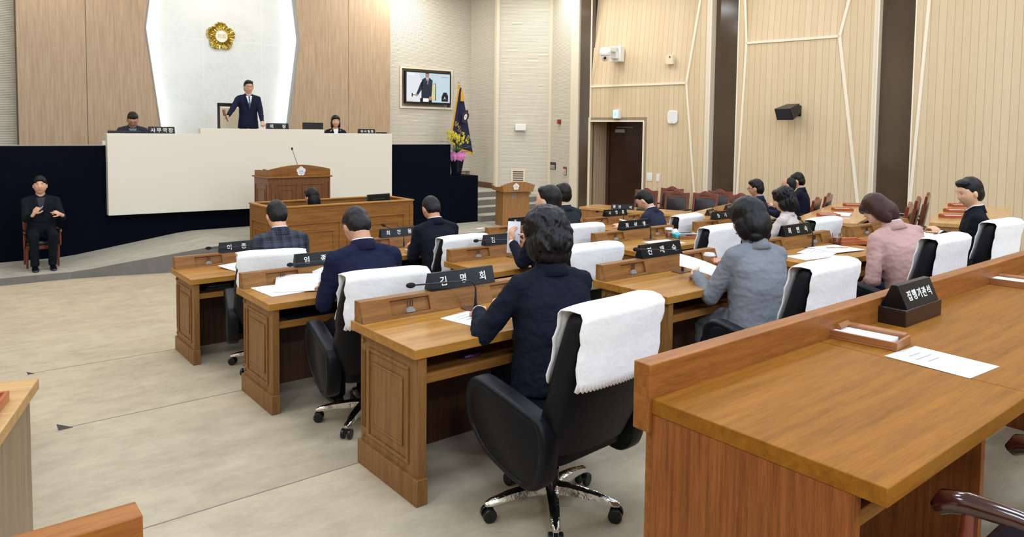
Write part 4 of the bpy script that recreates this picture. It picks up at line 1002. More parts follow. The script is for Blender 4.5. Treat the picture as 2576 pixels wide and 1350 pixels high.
    def patch(name, m, rows, off, th=.004):
        q = MB(); g = []
        for xs_, t in rows:
            row = []
            for x in xs_:
                o_ = T(x*s, .35, t*s); hit = bvh.ray_cast(o_, -fwd)[0]; p = (hit if hit else T(x*s, .1, t*s))+fwd*off; row.append(p)
            g.append(row)
        vs = [[q.v(p) for p in r_] for r_ in g]
        for A, B in zip(vs, vs[1:]):
            for i in range(len(A)-1): q.f([A[i], A[i+1], B[i+1], B[i]])
        o = q.build(name, m, e, smooth=180); k = o.modifiers.new('t', 'SOLIDIFY'); k.thickness = th; k.offset = 0; return o
    if shirt is not None or tie is not None:
        ts = [.24+.024*i for i in range(11)]
        patch('shirt_front', shirt or mShirt, [([w_*k/3 for k in range(-3, 4)], t) for t in ts for w_ in (max(.004, (t-.24)*.26),)], .004)
        for sx in (-1, 1):
            patch('lapel', fab, [([sx*((t-.24)*.26+k*(.012+.035*math.sin(math.pi*min((t-.2)/.30, 1)))) for k in (0, .5, 1)], t) for t in ts], .010, .006)
    if tie is not None:
        patch('tie', tie, [([w_*k for k in (-1, 0, 1)], t) for t, w_ in ((.22, .004), (.245, .022), (.32, .020), (.42, .014), (.445, .011), (.452, .018), (.475, .014))], .010)
    if cuffs:
        for S, E_, Wr, dr in arms:
            q = MB(); q.tube([Wr-dr*.03, Wr+dr*.002], [.031*s, .031*s], 16); q.build('shirt_cuff', mShirt, e, smooth=50)
    # ---- trousers and shoes
    q = MB(); q.ell(V((0, -.0, P.z-.02)), (.165*s, .125*s, .11*s))
    for i, sx in enumerate((-1, 1)):
        q.cap(V((sx*.085, 0, P.z-.01)), kn[i], .085*s, .068*s, 14); q.cap(kn[i], an[i]+V((0, 0, .02)), .067*s, .052*s, 14); q.tube([an[i]+V((0, 0, .1)), an[i]-V((0, 0, .03))], [.054, .058], 14)
    tr = solid(q, max(voxel, .010), 3); rough(tr, .004, 16, 3, (1, 1, 1)); meobj('trousers', tr, fabric(trousers), e)
    for i in range(2):
        q = MB(); c = an[i]; prof = [(-.06, .030, .055), (-.03, .036, .07), (.03, .040, .062), (.09, .044, .048), (.15, .042, .038), (.185, .030, .028), (.198, .012, .018)]
        q.loft([[V((c.x+w_*math.cos(2*math.pi*k/16), c.y+y, max(0, (h_*.5*(1+math.sin(2*math.pi*k/16)))))) for k in range(16)] for y, w_, h_ in prof])
        q.build('shoe', mat_shoe, e, smooth=60)
    if scarf:
        q = MB(); q.tube([T(.055, .04, .47), T(.03, .09, .46), T(-.03, .10, .455), T(-.075, .045, .465), T(-.06, -.05, .495), T(0, -.075, .505)], [.012, .02, .022, .02, .014, .01], 10)
        q.ell(T(-.06, .07, .43), (.035, .02, .045)); q.build('scarf', mat('striped_scarf', (52, 50, 48), .7, var=.8, vscale=55), e, smooth=60)
    return e, arms, (W, T, inv)
mat_shoe = mat('shoe_leather', (14, 14, 18), .25)
def solid_shell(q, name, m, parent):
    o = q.build(name, m, parent, smooth=180); k = o.modifiers.new('t', 'SOLIDIFY'); k.thickness = .005; k.offset = 0; return o
Z3 = V((0, 0, 1))
# council members
person((2.36, 6.06, T1), -4, 'person in dark plaid jacket seen from behind at the front left desk', top=(30, 32, 46), jm=plaid('plaid_wool'), lean=12, head=(32, 0), sh=.53, s=1.03, hair='short', cuffs=False, voxel=.010)
person((2.18, 4.13, T2), -6, 'person in navy suit bent over open booklets, seen from behind', top=(24, 28, 52), lean=16, head=(46, 0), sh=.52, s=1.06, hair='short', voxel=.009, skin=mSkinD)
person((2.385, 2.60, T3), -14, 'person with black permed hair in dark suit writing at the nearest desk', top=(17, 22, 34), lean=8, head=(14, 4), sh=.475, s=1.05, fem=True, hair='perm', hair_noise=.005, voxel=.007, bulk=1.16, locks=150,
       hands=[(2.215, 3.01, 1.075), (2.43, 3.00, 1.10)], curl=45, cuffs=True, palms=((V((.45, .85, -.05)), V((-.2, .1, 1))), (V((-.7, .7, .0)), V((.5, .3, .8)))), handvox=.003, hdir=(V((-.55, -.5, -.6)), V((.7, -.3, -.6))))
person((3.98, 6.06, T1), -4, 'person balding on the crown in black suit with elbows on the front row desk', top=(20, 22, 34), lean=14, head=(38, 0), sh=.50, s=1.04, hair='thin', voxel=.010, skin=mSkinD, hands=[V((-.12, .42, .80)), V((.14, .40, .80))])
person((3.95, 4.36, T2), 12, 'person in dark suit raising a folded white paper in both hands', top=(20, 24, 38), lean=3, head=(0, 10), sh=.54, s=1.04, hair='short', voxel=.010, cuffs=True, curl=30,
       hands=[(3.80, 4.70, 1.08), (4.00, 4.72, 1.02)], palms=((V((.15, .2, 1)), V((-1, .2, 0))), (V((-.2, .1, .7)), V((1, -.4, 0)))))
person((4.03, 2.50, T3), -18, 'person in grey wool coat and striped scarf reading a sheet of paper', top=(124, 127, 132), lean=9, head=(18, 16), sh=.47, s=1.04, fem=True, hair='round', hair_noise=.005, voxel=.008, bulk=1.1, coat=True, hem=.02, curl=22, scarf=True,
       hands=[(3.95, 2.95, 1.085), (4.27, 2.93, 1.065)], palms=((V((.6, .75, .1)), V((-.6, .2, .7))), (V((-.45, .85, -.1)), V((.1, .1, 1)))), trousers=(26, 30, 46), hdir=(V((-.3, -.5, -.9)), V((.7, -.3, -.6))))
person((5.78, 6.12, T1), 0, 'person in greenish grey suit seen from behind beyond the permed hair', top=(38, 44, 48), lean=7, head=(2, -3), sh=.53, s=1.03, hair='short', voxel=.012)
person((5.84, 2.33, T3), -25, 'person in pink jacket with brown hair bowing low over the desk', top=(188, 150, 142), lean=19, side=-8, head=(42, 36), sh=.46, s=1.08, fem=True, hair='bob', hairm=mHairB, hair_noise=.006, voxel=.009, hands=[V((-.16, .30, .56)), V((.1, .34, .58))], trousers=(40, 60, 70))
person((7.15, 5.86, T1), 14, 'person in dark navy suit with bowed head at the right end front desk', top=(40, 44, 60), lean=17, head=(34, 10), sh=.46, s=1.02, hair='short', voxel=.011, hands=[V((-.20, .46, .80)), V((.05, .46, .80))])
person((7.42, 4.25, T2), 12, 'person with short dark curls in cream jacket facing the front', top=(204, 192, 184), lean=8, head=(10, 10), sh=.455, s=.98, fem=True, hair='perm', hair_noise=.005, voxel=.010, locks=80)
person((7.42, 2.40, T3), 22, 'person in black suit in profile holding a dark phone at the right', top=(15, 17, 26), lean=7, head=(12, 28), sh=.46, s=1.05, hair='flat', voxel=.008, cuffs=True, curl=35,
       hands=[(7.26, 2.68, 1.12), (7.42, 2.78, 1.11)], skin=mSkin, handvox=.003)
# executives at the side table
person((9.70, 6.05, T1), 17, 'person with glasses and full black hair in navy suit at the side table', top=(32, 38, 62), lean=6, head=(10, 4), hair='flat', glasses=True, voxel=.012, shirt=mat('blue_shirt', (120, 140, 180), .8), skin=mSkinD)
person((10.68, 6.12, T1), 17, 'person with receding hair and white collar in dark suit at the side table', top=(30, 34, 50), lean=4, head=(6, 2), hair='thin', voxel=.012, shirt=mShirt, skin=mSkinD)
person((11.55, 6.42, T1), 17, 'person with tousled black hair farthest away at the side table', top=(26, 28, 40), lean=6, head=(14, 0), sh=.5, hair='fringe', hair_noise=.008, voxel=.012, shirt=mShirt)
# dais
person((4.86, 14.25, 1.24), 172, 'person standing in navy suit and tie holding up a gavel before the marble', top=(26, 32, 52), stand=True, lean=4, head=(2, 0), hair='flat', glasses=True, voxel=.009, shirt=mShirt, tie=mat('blue_tie', (60, 78, 120), .5), cuffs=False,
       hands=[(5.02, 13.9, 2.06), (4.36, 13.98, 2.18)], curl=75, palms=((V((0, .6, -.8)), V((0, .8, .6))), (V((.35, .75, .0)), V((.3, -.3, .8)))), skin=mSkin, s=.97)
person((2.80, 14.2, .98), 172, 'person with glasses in dark suit looking down at the left end of the dais', top=(50, 54, 64), lean=16, head=(34, 0), hair='short', glasses=True, voxel=.011, shirt=mat('grey_shirt', (130, 134, 150), .8), skin=mSkinD)
person((6.66, 14.2, .98), 162, 'person with chin-length black hair in dark suit at right end of dais', top=(22, 26, 38), lean=3, head=(2, 0), fem=True, hair='bob', hair_noise=.002, voxel=.010, shirt=mShirt, sh=.48)
person((4.34, 9.93, F0), 25, 'person with long black hair seated inside the panelled box desk', top=(30, 30, 38), lean=4, head=(8, 0), fem=True, hair='long', hair_noise=.003, voxel=.012)
person((1.24, 12.50, -.045), 178, 'person in all black signing with both hands on a chair before the black wall', top=(17, 24, 32), lean=0, head=(-3, -6), hair='fringe', hair_noise=.004, voxel=.008, shirt=mat('charcoal_shirt', (38, 38, 50), .8), sh=.45, s=1.0, curl=45, point=True, trousers=(15, 22, 26),
       hands=[(1.44, 12.13, .74), (1.12, 12.13, .77)], palms=((V((.55, .3, .35)), V((-.2, .6, .6))), (V((-.45, .3, .75)), V((.2, .7, .2)))), handvox=.003, knees=(.24, .40, .34))
# ---------------------------------------------------------------- name plates
LT = .843
PL = {(1, 1): ('이종 ', 'black name plate on the front left desk, right part hidden by plaid jacket', -.0), (2, 1): ('임종억', 'black name plate on the middle left desk before the navy suit', 0), (3, 1): ('김명회', 'largest black name plate, on the nearest desk ledge', .03),
      (1, 2): ('최창용', 'black name plate on the front row desk left of the balding man', -.08), (2, 2): ('김 진', 'black name plate partly covered by the raised folded paper', -.02), (3, 2): ('전재숙', 'black name plate on the ledge before the grey coat woman', 0),
      (1, 3): ('조  ', 'black name plate half hidden behind permed hair, beside the small lectern', -.05), (2, 3): ('정상영', 'black name plate on the unoccupied desk with the tissue box', .0), (3, 3): ('최연숙', 'black name plate between grey coat and pink jacket, mic head before it', .08),
      (1, 4): ('서영훈', 'black name plate on the right end front row desk', -.02), (2, 4): ('양기림', 'black name plate above the grey coat woman, on right end middle desk', -.05)}
for (r_, c_), (tx, lb, dx) in PL.items():
    y0, z0 = ROW[r_]; name_plate((COLX[c_]+dx, y0-.028, z0+LT), 0, tx, lb, group='black name plates on the council desks', gap=.135)
name_plate((3.51, 1.41, T4+.74), 0, '집행기관석', 'black name plate raised on a dark block on the long foreground desk', L=.34, h=.10, dep=.115, size=.048, base=(.385, .125, .075), gap=.052)
name_plate((9.93, 9.05, F0+.74), -62, '발언 석', 'small black name plate at the front edge of the microphone side table', L=.42, h=.09, gap=.1, size=.06)
for (x, y), lb in zip(((9.47, 6.80), (10.36, 7.08), (11.22, 7.32)), ('nearest to the camera', 'in the middle', 'farthest')):
    name_plate((x, y, T1+.74), 16.5, '기획실장' if lb[0] == 'n' else ('총무국장' if lb[0] == 'i' else '건설국장'), 'small dark name plate standing left of a tea mug, '+lb, L=.26, h=.09, dep=.09, size=.045, gap=.055, m=mPlateBase, lm=mGoldLetter, group='small name plates on the side table')
name_plate((3.10, 13.42, 1.895), 4, '사무국장', 'black name plate at the left end of the dais counter', L=.42, h=.12, size=.085, gap=.095)
name_plate((5.12, 13.42, 1.99), 0, '의장', 'black name plate in front of the standing person on the dais', L=.42, h=.115, size=.08, gap=.24)
name_plate((6.98, 13.42, 1.92), -6, '의사팀장', 'black name plate at the right end of the dais counter', L=.36, h=.095, size=.06, gap=.075)
for x, z, h_, rz, lb in ((5.72, 1.895+.0, .20, 0, 'back of a black monitor on the dais right of the standing person'), ):
    e = empty('dais_monitor', (5.86, 13.5, 1.89), rz, lb, 'monitor'); q = MB(); q.box(-.21, .21, -.015, .015, .03, .24); q.build('screen', mBlackP, e, .006); q = MB(); q.box(-.05, .05, -.03, .06, 0, .04); q.build('stand', mBlackP, e)
e = empty('dais_device', (7.3, 13.35, 1.79), 0, 'low black device on the right end of the dais counter', 'device'); q = MB(); q.box(-.09, .09, -.04, .1, 0, .165); q.build('device_body', mBlackP, e, .006)
e = empty('dais_laptop', (2.52, 13.4, 1.77), 0, 'low black laptop edge at the left end of the dais', 'laptop'); q = MB(); q.box(-.24, .24, 0, .02, 0, .175); q.build('screen', mBlackP, e, .005)
q = MB(); q.box(-.24, .24, -.02, -.25+.02, 0, .018); q.build('keyboard_base', mBlackP, e)
tag((lambda q: (q.box(2.16, 2.22, 13.14, 13.2, 1.713, 1.78), q.build('wall_outlet', mWhiteP))[1])(MB()), 'tiny white box on top of the black stage wall left of the counter', 'outlet')
# chairman's chair
e = empty('high_back_chair', (4.72, 14.75, 1.24), 176, 'high-backed cream chair with dark frame behind the standing person', 'chair')
q = MB(); q.box(-.27, -.225, -.1, -.05, 0, 1.25); q.box(.225, .27, -.1, -.05, 0, 1.25); q.box(-.27, .27, -.1, -.05, 1.19, 1.26); q.box(-.24, .24, -.08, .4, .36, .42)
for s in (-1, 1): q.box(s*.25-.02, s*.25+.02, -.08, .42, .62, .66); q.box(s*.25-.02, s*.25+.02, .37, .42, 0, .64)
q.build('frame', wood('ebony_wood', (36, 22, 24), (52, 34, 34), 'z', .3), e, .006)
mIv = mat('ivory_upholstery', (226, 214, 186), .6); q = MB(); q.box(-.225, .225, -.11, -.03, .46, 1.18); q.build('backrest', mIv, e, .02); q = MB(); q.box(-.235, .235, -.04, .4, .42, .5); q.build('seat', mIv, e, .02)
# ---------------------------------------------------------------- paper
def sheet(name, loc, rz, wd, ln, label, n=1, cat='paper', m=None, lines=0, tilt=None, curl=0, group=None):
    q = MB(); nx = 8; rows = []
    for j in range(nx+1):
        v_ = j/nx; row = []
        for x in (-wd/2, 0, wd/2): row.append(q.v((x, (v_-.5)*ln, curl*(v_**2))))
        rows.append(row)
    for a, b in zip(rows, rows[1:]):
        for i in range(2): q.f([a[i], a[i+1], b[i+1], b[i]])
    o = q.build(name, m or mPaper, smooth=180); k = o.modifiers.new('t', 'SOLIDIFY'); k.thickness = .0012*n; k.offset = 1
    o.location = loc; o.rotation_euler = tilt or (0, 0, R(rz)); tag(o, label, cat, group)
    if lines:
        q = MB()
        for i in range(lines):
            y = ln*.30-i*.035; w_ = wd*(.28 if i % 2 else .2); q.box(-w_, w_*.8, y, y+.006, .0012*n+.0004, .0012*n+.0008)
        q.build('printing', mInk, o)
    return o
d3, d2, d1 = T3+DT+.001, T2+DT+.001, T1+DT+.001
sheet('paper_sheet', (2.20, 3.03, d3), 12, .21, .29, 'white sheet under the writing hands on the nearest desk', 2, lines=3)
sheet('booklet', (1.90, 4.95, d2), 4, .30, .40, 'left open white booklet on the navy suited man\'s desk', 5, 'booklet')
sheet('booklet', (2.02, 4.94, d2+.008), -24, .30, .36, 'white booklet lying askew across its neighbour, page lifting', 3, 'booklet', curl=.05)
sheet('booklet', (2.34, 5.03, d2+.002), -18, .30, .36, 'white booklet with one tall raised page beside the navy sleeve', 3, 'booklet', curl=.17)
sheet('paper_sheet', (2.18, 6.62, d1), 18, .24, .34, 'white papers on the front left desk before the plaid jacket', 4, curl=.02)
sheet('paper_sheet', (5.88, 4.78, d2), -6, .36, .27, 'white sheet on the unoccupied desk below the microphone', 2)
sheet('paper_sheet', (5.56, 3.0, d3), -8, .42, .20, 'lone white sheet nearest the grey coat on the pink jacket woman\'s desk', 2)
sheet('paper_sheet', (5.78, 3.06, d3+.004), 14, .36, .26, 'left of two overlapping printed sheets on the pink jacket woman\'s desk', 2, lines=4)
sheet('paper_sheet', (6.05, 3.05, d3+.008), -10, .36, .30, 'right of two overlapping sheets, carrying a pencil', 3, lines=4)
sheet('paper_sheet', (4.16, 6.50, d1), 0, .12, .18, 'small white slip by the balding man\'s elbow', 2)
sheet('paper_sheet', (3.98, 6.62, d1), 20, .12, .1, 'tiny folded white note near the microphone of the balding man', 3)
sheet('booklet', (7.45, 6.62, d1+.02), 60, .2, .3, 'thick white document under the hands of the bowed navy suited man', 16, 'booklet', curl=.05)
sheet('paper_sheet', (6.98, 4.9, d2), 6, .3, .2, 'white sheet left of the cream jacket woman', 1)
sheet('paper_sheet', (7.72, 3.0, d3), 10, .3, .25, 'white sheet in front of the man holding a phone', 2)
sheet('paper_sheet', (7.95, 3.12, d3+.004), -2, .34, .16, 'white pad in a wooden holder beside the phone man\'s hands', 5)
sheet('paper_sheet', (2.93, 1.06, T4+.741), -4, .235, .30, 'white printed sheet alone on the long foreground desk', 1, lines=3)
# held papers
hp = MB(); hp.box(-.055, .055, -.002, .002, -.0, .27); o = hp.build('folded_paper', mPaper); o.location = (3.862, 4.765, .975); o.rotation_euler = (R(-4), R(3), R(-28)); tag(o, 'folded white programme held upright in both hands by a seated man', 'paper')
q = MB(); 
for i, z_ in enumerate((.19, .10, .092, .07)): q.box(-.04, .04 if i else .02, -.0028, -.0022, z_, z_+.004)
q.build('printing', mInk, o)
hp = MB(); rows = []
for j in range(9):
    v_ = j/8; rows.append([hp.v((x, (v_-.5)*.32, .012*math.sin(v_*math.pi*.9))) for x in (-.10, 0, .10)])
for a, b in zip(rows, rows[1:]):
    for i in range(2): hp.f([a[i], a[i+1], b[i+1], b[i]])
o = hp.build('document', mPaper, smooth=180); k = o.modifiers.new('t', 'SOLIDIFY'); k.thickness = .003
o.location = (4.085, 2.985, 1.10); o.rotation_euler = (R(18), R(-14), R(38)); tag(o, 'stapled white document held by the woman in the grey coat', 'document')
# pens, pencil, phone, gavel
def stick(name, a, b, r, m, label, cat, tip=None):
    q = MB(); q.tube([a, b], r, 10); o = q.build(name, m, smooth=40); tag(o, label, cat)
    if tip: a, b = V(a), V(b); q = MB(); q.tube([a, a-(b-a).normalized()*.014], [r, .0008], 10); q.build('tip', tip, o, smooth=40)
    return o
stick('pen', (2.345, 3.095, 1.045), (2.40, 3.0, 1.15), .0045, mBlackP, 'black and silver pen in the writing hand at the nearest desk', 'pen', mChrome)
stick('pencil', (6.0, 3.10, d3+.016), (6.16, 3.0, d3+.016), .0035, mat('orange_paint', (226, 120, 60), .4), 'orange pencil lying on the right white sheet', 'pencil', mDark)
q = MB(); q.box(-.038, .038, -.078, .078, -.005, .005); o = q.build('mobile_phone', mBlackP, bevel=.003); o.location = (7.30, 2.80, 1.15); o.rotation_euler = (R(18), R(8), R(32)); tag(o, 'dark mobile phone held by the man in black suit', 'phone')
q = MB(); q.box(-.035, .035, -.065, .065, .005, .0056); q.build('screen', mat('phone_glass', (30, 32, 38), .08), o)
gv = empty('gavel', (4.33, 13.93, 2.19), 0, 'wooden gavel raised in the hand of the standing person', 'gavel')
q = MB(); q.tube([(.04, -.0, -.06), (-.03, -.03, .09)], [.010, .008], 10); q.build('handle', mRed, gv, smooth=60)
q = MB(); c = V((-.035, -.033, .10)); ax = V((.25, .2, .93)).cross(V((0, 1, 0))).normalized(); ax = V((-.1, .3, .95)); ax.normalize(); q.tube([c-ax*.055, c-ax*.04, c, c+ax*.04, c+ax*.055], [.024, .028, .024, .028, .024], 14); q.build('gavel_head', mRed, gv, smooth=40)
# ---------------------------------------------------------------- mugs, cups
def mug(loc, rz, label, level=.6, s=1.0, handle=True, lid=False):
    e = empty('tea_mug' if handle else 'plastic_cup', loc, rz, label, 'mug' if handle else 'cup', None); R_ = .040*s; H = .095*s
    q = MB(); q.lathe([(R_*.9, 0), (R_, .008), (R_, H*.5), (R_*1.02, H), (R_*.93, H), (R_*.9, .012), (.0005, .012)], 28); q.build('glass_body', mGlass, e, smooth=50)
    if level: q = MB(); q.lathe([(R_*.86, .013), (R_*.87, H*level)], 24); q.build('tea', mTea, e, smooth=40)
    if handle: q = MB(); q.tube([(R_*.98, 0, H*.8), (R_*1.5, 0, H*.82), (R_*1.75, 0, H*.55), (R_*1.55, 0, H*.28), (R_*.98, 0, H*.22)], .006*s, 8); q.build('handle', mGlass, e, smooth=60)
    else:
        q = MB(); q.lathe([(R_*1.08, H), (R_*1.1, H+.006), (R_*.95, H+.014), (R_*.9, H+.02), (R_*.3, H+.022)], 28); q.build('lid', mat('frosted_plastic', (235, 235, 235), .25, alpha=.75), e, smooth=40)
    return e
mug((2.72, 3.14, d3), 0, 'clear lidded plastic cup behind the shoulder of the writing woman', .5, 1.05, False)
mug((6.16, 4.94, d2), 0, 'clear cup of brown tea beside the blue tissue box', .6, 1.0, False)
mug((4.42, 3.17, d3), -10, 'clear glass cup behind the paper held by grey coat woman', 0, 1.0, False)
mug((6.36, 3.20, d3), 5, 'glass mug of tea on the pink jacket woman\'s desk', .62, 1.05)
for (x, y), lb in zip(((9.66, 6.85), (10.55, 7.1), (11.36, 7.33)), ('nearest', 'middle', 'farthest')): mug((x, y, T1+.74), 20, 'glass tea mug on the side table, %s of the three' % lb, .55, 1.15)
e = empty('tissue_box', (6.30, 4.94, d2), -25, 'turquoise tissue box with a white tissue pulled up', 'tissue box')
q = MB(); q.box(-.055, .055, -.10, .10, 0, .045); q.build('box', mat('turquoise_card', (60, 190, 200), .6, var=.3, vscale=20), e, .006)
q = MB(); q.ell((-.0, .05, .055), (.03, .03, .03)); m_ = solid(q, .005, 1); rough(m_, .012, 40); meobj('tissue', m_, mPaper, e)
# trays
def tray(loc, rz, label, m, wd=.26, dp=.17, paper=True, extra=None, h=.035, group=None):
    e = empty('wooden_tray', loc, rz, label, 'tray', group); q = MB(); t_ = .012
    q.box(-wd/2, wd/2, -dp/2, dp/2, 0, .01); q.box(-wd/2, wd/2, -dp/2, -dp/2+t_, .01, h); q.box(-wd/2, -wd/2+t_, -dp/2+t_, dp/2, .01, h); q.box(wd/2-t_, wd/2, -dp/2+t_, dp/2, .01, h); q.box(-wd/2+t_, wd/2-t_, dp/2-.045, dp/2, .01, h+.008); q.build('tray_body', m, e, .002)
    if paper: q = MB(); q.box(-wd/2+t_+.004, wd/2-t_-.02, -dp/2+t_+.004, dp/2-.05, .0105, h-.004); q.build('note_paper', mPaper, e)
    if extra == 'block': q = MB(); q.prism([(-wd/2+.002, h), (-wd/2+.05, h+.022), (-wd/2+.065, h+.004), (-wd/2+.06, h)], 'y', -.04, .06); q.build('card_holder', m, e, .002)
    return e
tray((2.985, 1.365, T4+.74), -84, 'open wooden memo tray with white paper and wedge, on the long foreground desk', mTrayE, .29, .165, True, 'block')
tray((4.80, 1.36, T4+.74), -84, 'wooden memo tray at the right edge of the long foreground desk', mTrayE, .30, .17, True)
tray((4.64, 3.13, d3), -30, 'red-brown memo tray with white paper beside the grey coat woman\'s cup', mTray, .28, .18, True, 'block')
tray((6.50, 3.16, d3), -25, 'red-brown memo tray right of the glass mug on the rear row desk', mTray, .28, .17, False)
tray((6.36, 4.84, d2), -28, 'wooden memo tray carrying a calculator on the unoccupied desk', mTrayE, .26, .17, False)
e = empty('calculator', (6.35, 4.85, d2+.043), -28, 'grey calculator lying on the wooden tray', 'calculator'); q = MB(); q.box(-.1, .1, -.055, .055, 0, .012); q.build('case', mat('silver_plastic', (190, 190, 196), .4), e, .003)
q = MB()
for i in range(6):
    for j in range(4): q.box(-.08+i*.022, -.066+i*.022, -.045+j*.02, -.032+j*.02, .012, .016)
q.build('keys', mBlackP, e); q = MB(); q.box(.055, .09, -.04, .04, .012, .014); q.build('display', mat('display_green', (120, 134, 124), .3), e)
tray((7.95, 3.16, d3), -10, 'dark wooden memo tray beside the phone man\'s hands', mTray, .36, .2, False, h=.012)
for (x, y, z, lb) in ((9.82, 6.82, T1, 'right of the nearest tea mug'), (10.68, 7.05, T1, 'right of the middle tea mug'), (11.62, 7.28, T1, 'right of the farthest tea mug'),
                      (9.67, 5.0, T2, 'nearest, beside the white booklet'), (10.60, 5.27, T2, 'middle one below the dark glass strip'), (11.42, 5.50, T2, 'farthest below the dark glass strip'),
                      (9.62, 3.42, T3, 'nearest left of the phone man'), (10.38, 3.65, T3, 'middle one left of the phone man'), (11.22, 3.9, T3, 'farthest one left of the phone man')):
    tray((x, y, z+.74), -38, 'red memo tray with white slips, '+lb, mTray, .28, .14, True, group='red memo trays on the side tables')
sheet('booklet', (9.95, 4.95, T2+.741), 20, .3, .22, 'white booklet beside the nearest tray on the empty side table', 22, 'booklet')
tray((.07, 3.0, T3+.74), 73, 'wooden tray edge on the pale table at the left frame edge', mTray, .3, .18, False)
e = empty('table_microphone', (10.13, 8.62, F0+.74), -62, 'black table microphone with long base and thin neck before the doorway chairs', 'microphone')
q = MB(); q.prism([(-.05, 0), (.05, 0), (.05, .03), (.02, .055), (-.045, .03)], 'x', -.2, .2); q.build('base', mBlackP, e, .004)
q = MB(); q.tube([(0, 0, .05), (0, 0, .08), (.05, .04, .2), (.16, .12, .42)], [.008, .004, .003, .003], 8); q.build('gooseneck', mMic, e, smooth=60)
for i, (x, y, z, sx, sy, sz, m_, lb) in enumerate(((1.98, 6.72, T1+.576, .22, .2, .02, mat('blue_book', (58, 72, 96), .5), 'blue folder'), (1.99, 6.72, T1+.597, .2, .18, .012, mat('olive_book', (120, 124, 84), .5), 'olive booklet'))):
    q = MB(); q.box(-sx/2, sx/2, -sy/2, sy/2, 0, sz); q.box(-sx/2+.004, sx/2+.001, -sy/2-.001, sy/2-.004, .003, sz-.003); o = q.build('folder', m_, bevel=.001); o.location = (x, y, z); tag(o, '%s lying on the shelf under the front left desk' % lb, 'folder')
q = MB(); q.box(-.24, .24, -.17, .15, 0, .022); o = q.build('document_case', mat('black_case', (32, 36, 46), .4), bevel=.006); o.location = (2.1, 4.78, T2+.576); tag(o, 'flat black document case on the shelf under the middle left desk', 'case'); q = MB(); q.box(-.03, .03, -.178, -.17, .004, .018); q.build('clasp', mChrome, o)
q = MB(); q.box(-.05, .05, -.025, .025, 0, .02); o = q.build('spectacle_case', mat('purple_case', (74, 44, 92), .3), bevel=.008); o.location = (2.12, 2.95, T3+.576); tag(o, 'small purple case on the shelf under the nearest desk', 'case'); q = MB(); q.box(-.03, .03, -.026, -.024, .008, .012); q.build('zip', mChrome, o)
# ---------------------------------------------------------------- marble emblem, television, flag, flower pot
e = empty('wall_emblem', (4.93, 16.125, 3.96), 0, 'large golden flower emblem with white centre on the marble wall', 'emblem')
pts_mt = M.Rotation(R(90), 4, 'X'); emblem(e, pts_mt, .305, mGold, mWhiteP, mGoldLetter, mGold, relief=.05)
for k in range(5):
    a = R(90+72*k+36); 
q = MB()
for k in range(5):
    a = R(90+72*k); c, s_ = math.cos(a), math.sin(a)
    q.loft([[pts_mt @ V((r_*c-w_*s_*u, r_*s_+w_*c*u, z)) for u, z in ((-1, .03), (0, .065), (1, .03))] for r_, w_ in ((.125, .055), (.15, .03), (.19, .006))])
q.build('star_points', mGold, e)
tv = empty('television', (10.16, 16.12, 2.68), 0, 'wall television in a recess showing the standing person with gavel', 'television')
q = MB(); q.box(-.70, .70, -.02, .06, 0, .84); q.build('bezel', mBlackP, tv, .006)
TC = {}
def tvm(c, e_=1.1):
    if c not in TC: TC[c] = mat('screen_pixels', (0, 0, 0), .3, emit=c, estr=e_)
    return TC[c]
cols = [(196, 216, 226), (30, 38, 56), (176, 134, 116), (24, 20, 24), (226, 230, 236), (214, 208, 160), (250, 252, 255), (14, 20, 34), (160, 190, 200), (230, 210, 190)]
q = MB(); yv = -.0225
def quad(pts, mi, d_=0): q.mi = mi; q.f([q.v((x, yv-.0004*d_, z)) for x, z in pts])
quad([(-.66, .05), (.66, .05), (.66, .80), (-.66, .80)], 0)
quad([(-.66, .05), (-.0, .05), (-.3, .8), (-.66, .8)], 4, .5); quad([(-.66, .05), (-.45, .05), (-.5, .09), (-.66, .09)], 9, 1)
quad([(.17, .1), (.24, .1), (.22, .5), (.1, .52), (.1, .1)], 5, 1); quad([(.20, .1), (.225, .1), (.225, .54), (.205, .54)], 3, 2); quad([(.1, .52), (.225, .54), (.225, .55), (.1, .53)], 3, 2)
quad([(-.22, .1), (.08, .1), (.10, .35), (.12, .62), (.02, .68), (-.10, .68), (-.2, .63), (-.22, .5)], 1, 3)
quad([(-.16, .62), (-.24, .55), (-.38, .24), (-.32, .22), (-.18, .42)], 1, 3); quad([(-.40, .20), (-.34, .19), (-.33, .25), (-.39, .26)], 2, 4); quad([(-.48, .22), (-.40, .22), (-.40, .235), (-.48, .235)], 3, 4); quad([(-.51, .18), (-.48, .18), (-.48, .27), (-.51, .27)], 3, 4)
quad([(-.09, .68), (.0, .68), (.015, .77), (.01, .80), (-.10, .80), (-.105, .77)], 2, 5); quad([(-.10, .785), (.01, .785), (.01, .80), (-.10, .80)], 3, 6)
quad([(-.085, .68), (.0, .68), (-.03, .5)], 4, 5); quad([(-.05, .66), (-.035, .66), (-.03, .55), (-.045, .54), (-.058, .56)], 7, 6)
quad([(-.26, .05), (.10, .05), (.10, .15), (-.26, .15)], 7, 7); quad([(-.17, .06), (.0, .06), (.0, .15), (-.17, .15)], 6, 8)
quad([(.40, .08), (.60, .08), (.61, .22), (.56, .32), (.46, .32), (.40, .2)], 7, 5); quad([(.46, .13), (.5, .22), (.54, .13), (.5, .16)], 5, 6); quad([(.0, .10), (.09, .10), (.08, .2), (.02, .2)], 2, 9)
quad([(.38, .70), (.62, .70), (.62, .73), (.38, .73)], 8, 1); quad([(-.60, .735), (-.42, .735), (-.42, .765), (-.60, .765)], 6, 1)
q.build('screen_picture', [tvm(c, 1.0) for c in cols], tv, norm=False)
q = MB(); q.box(-.60, .60, .06, .0601+.05, .1, .7); q.build('wall_bracket', mGreyP, tv)
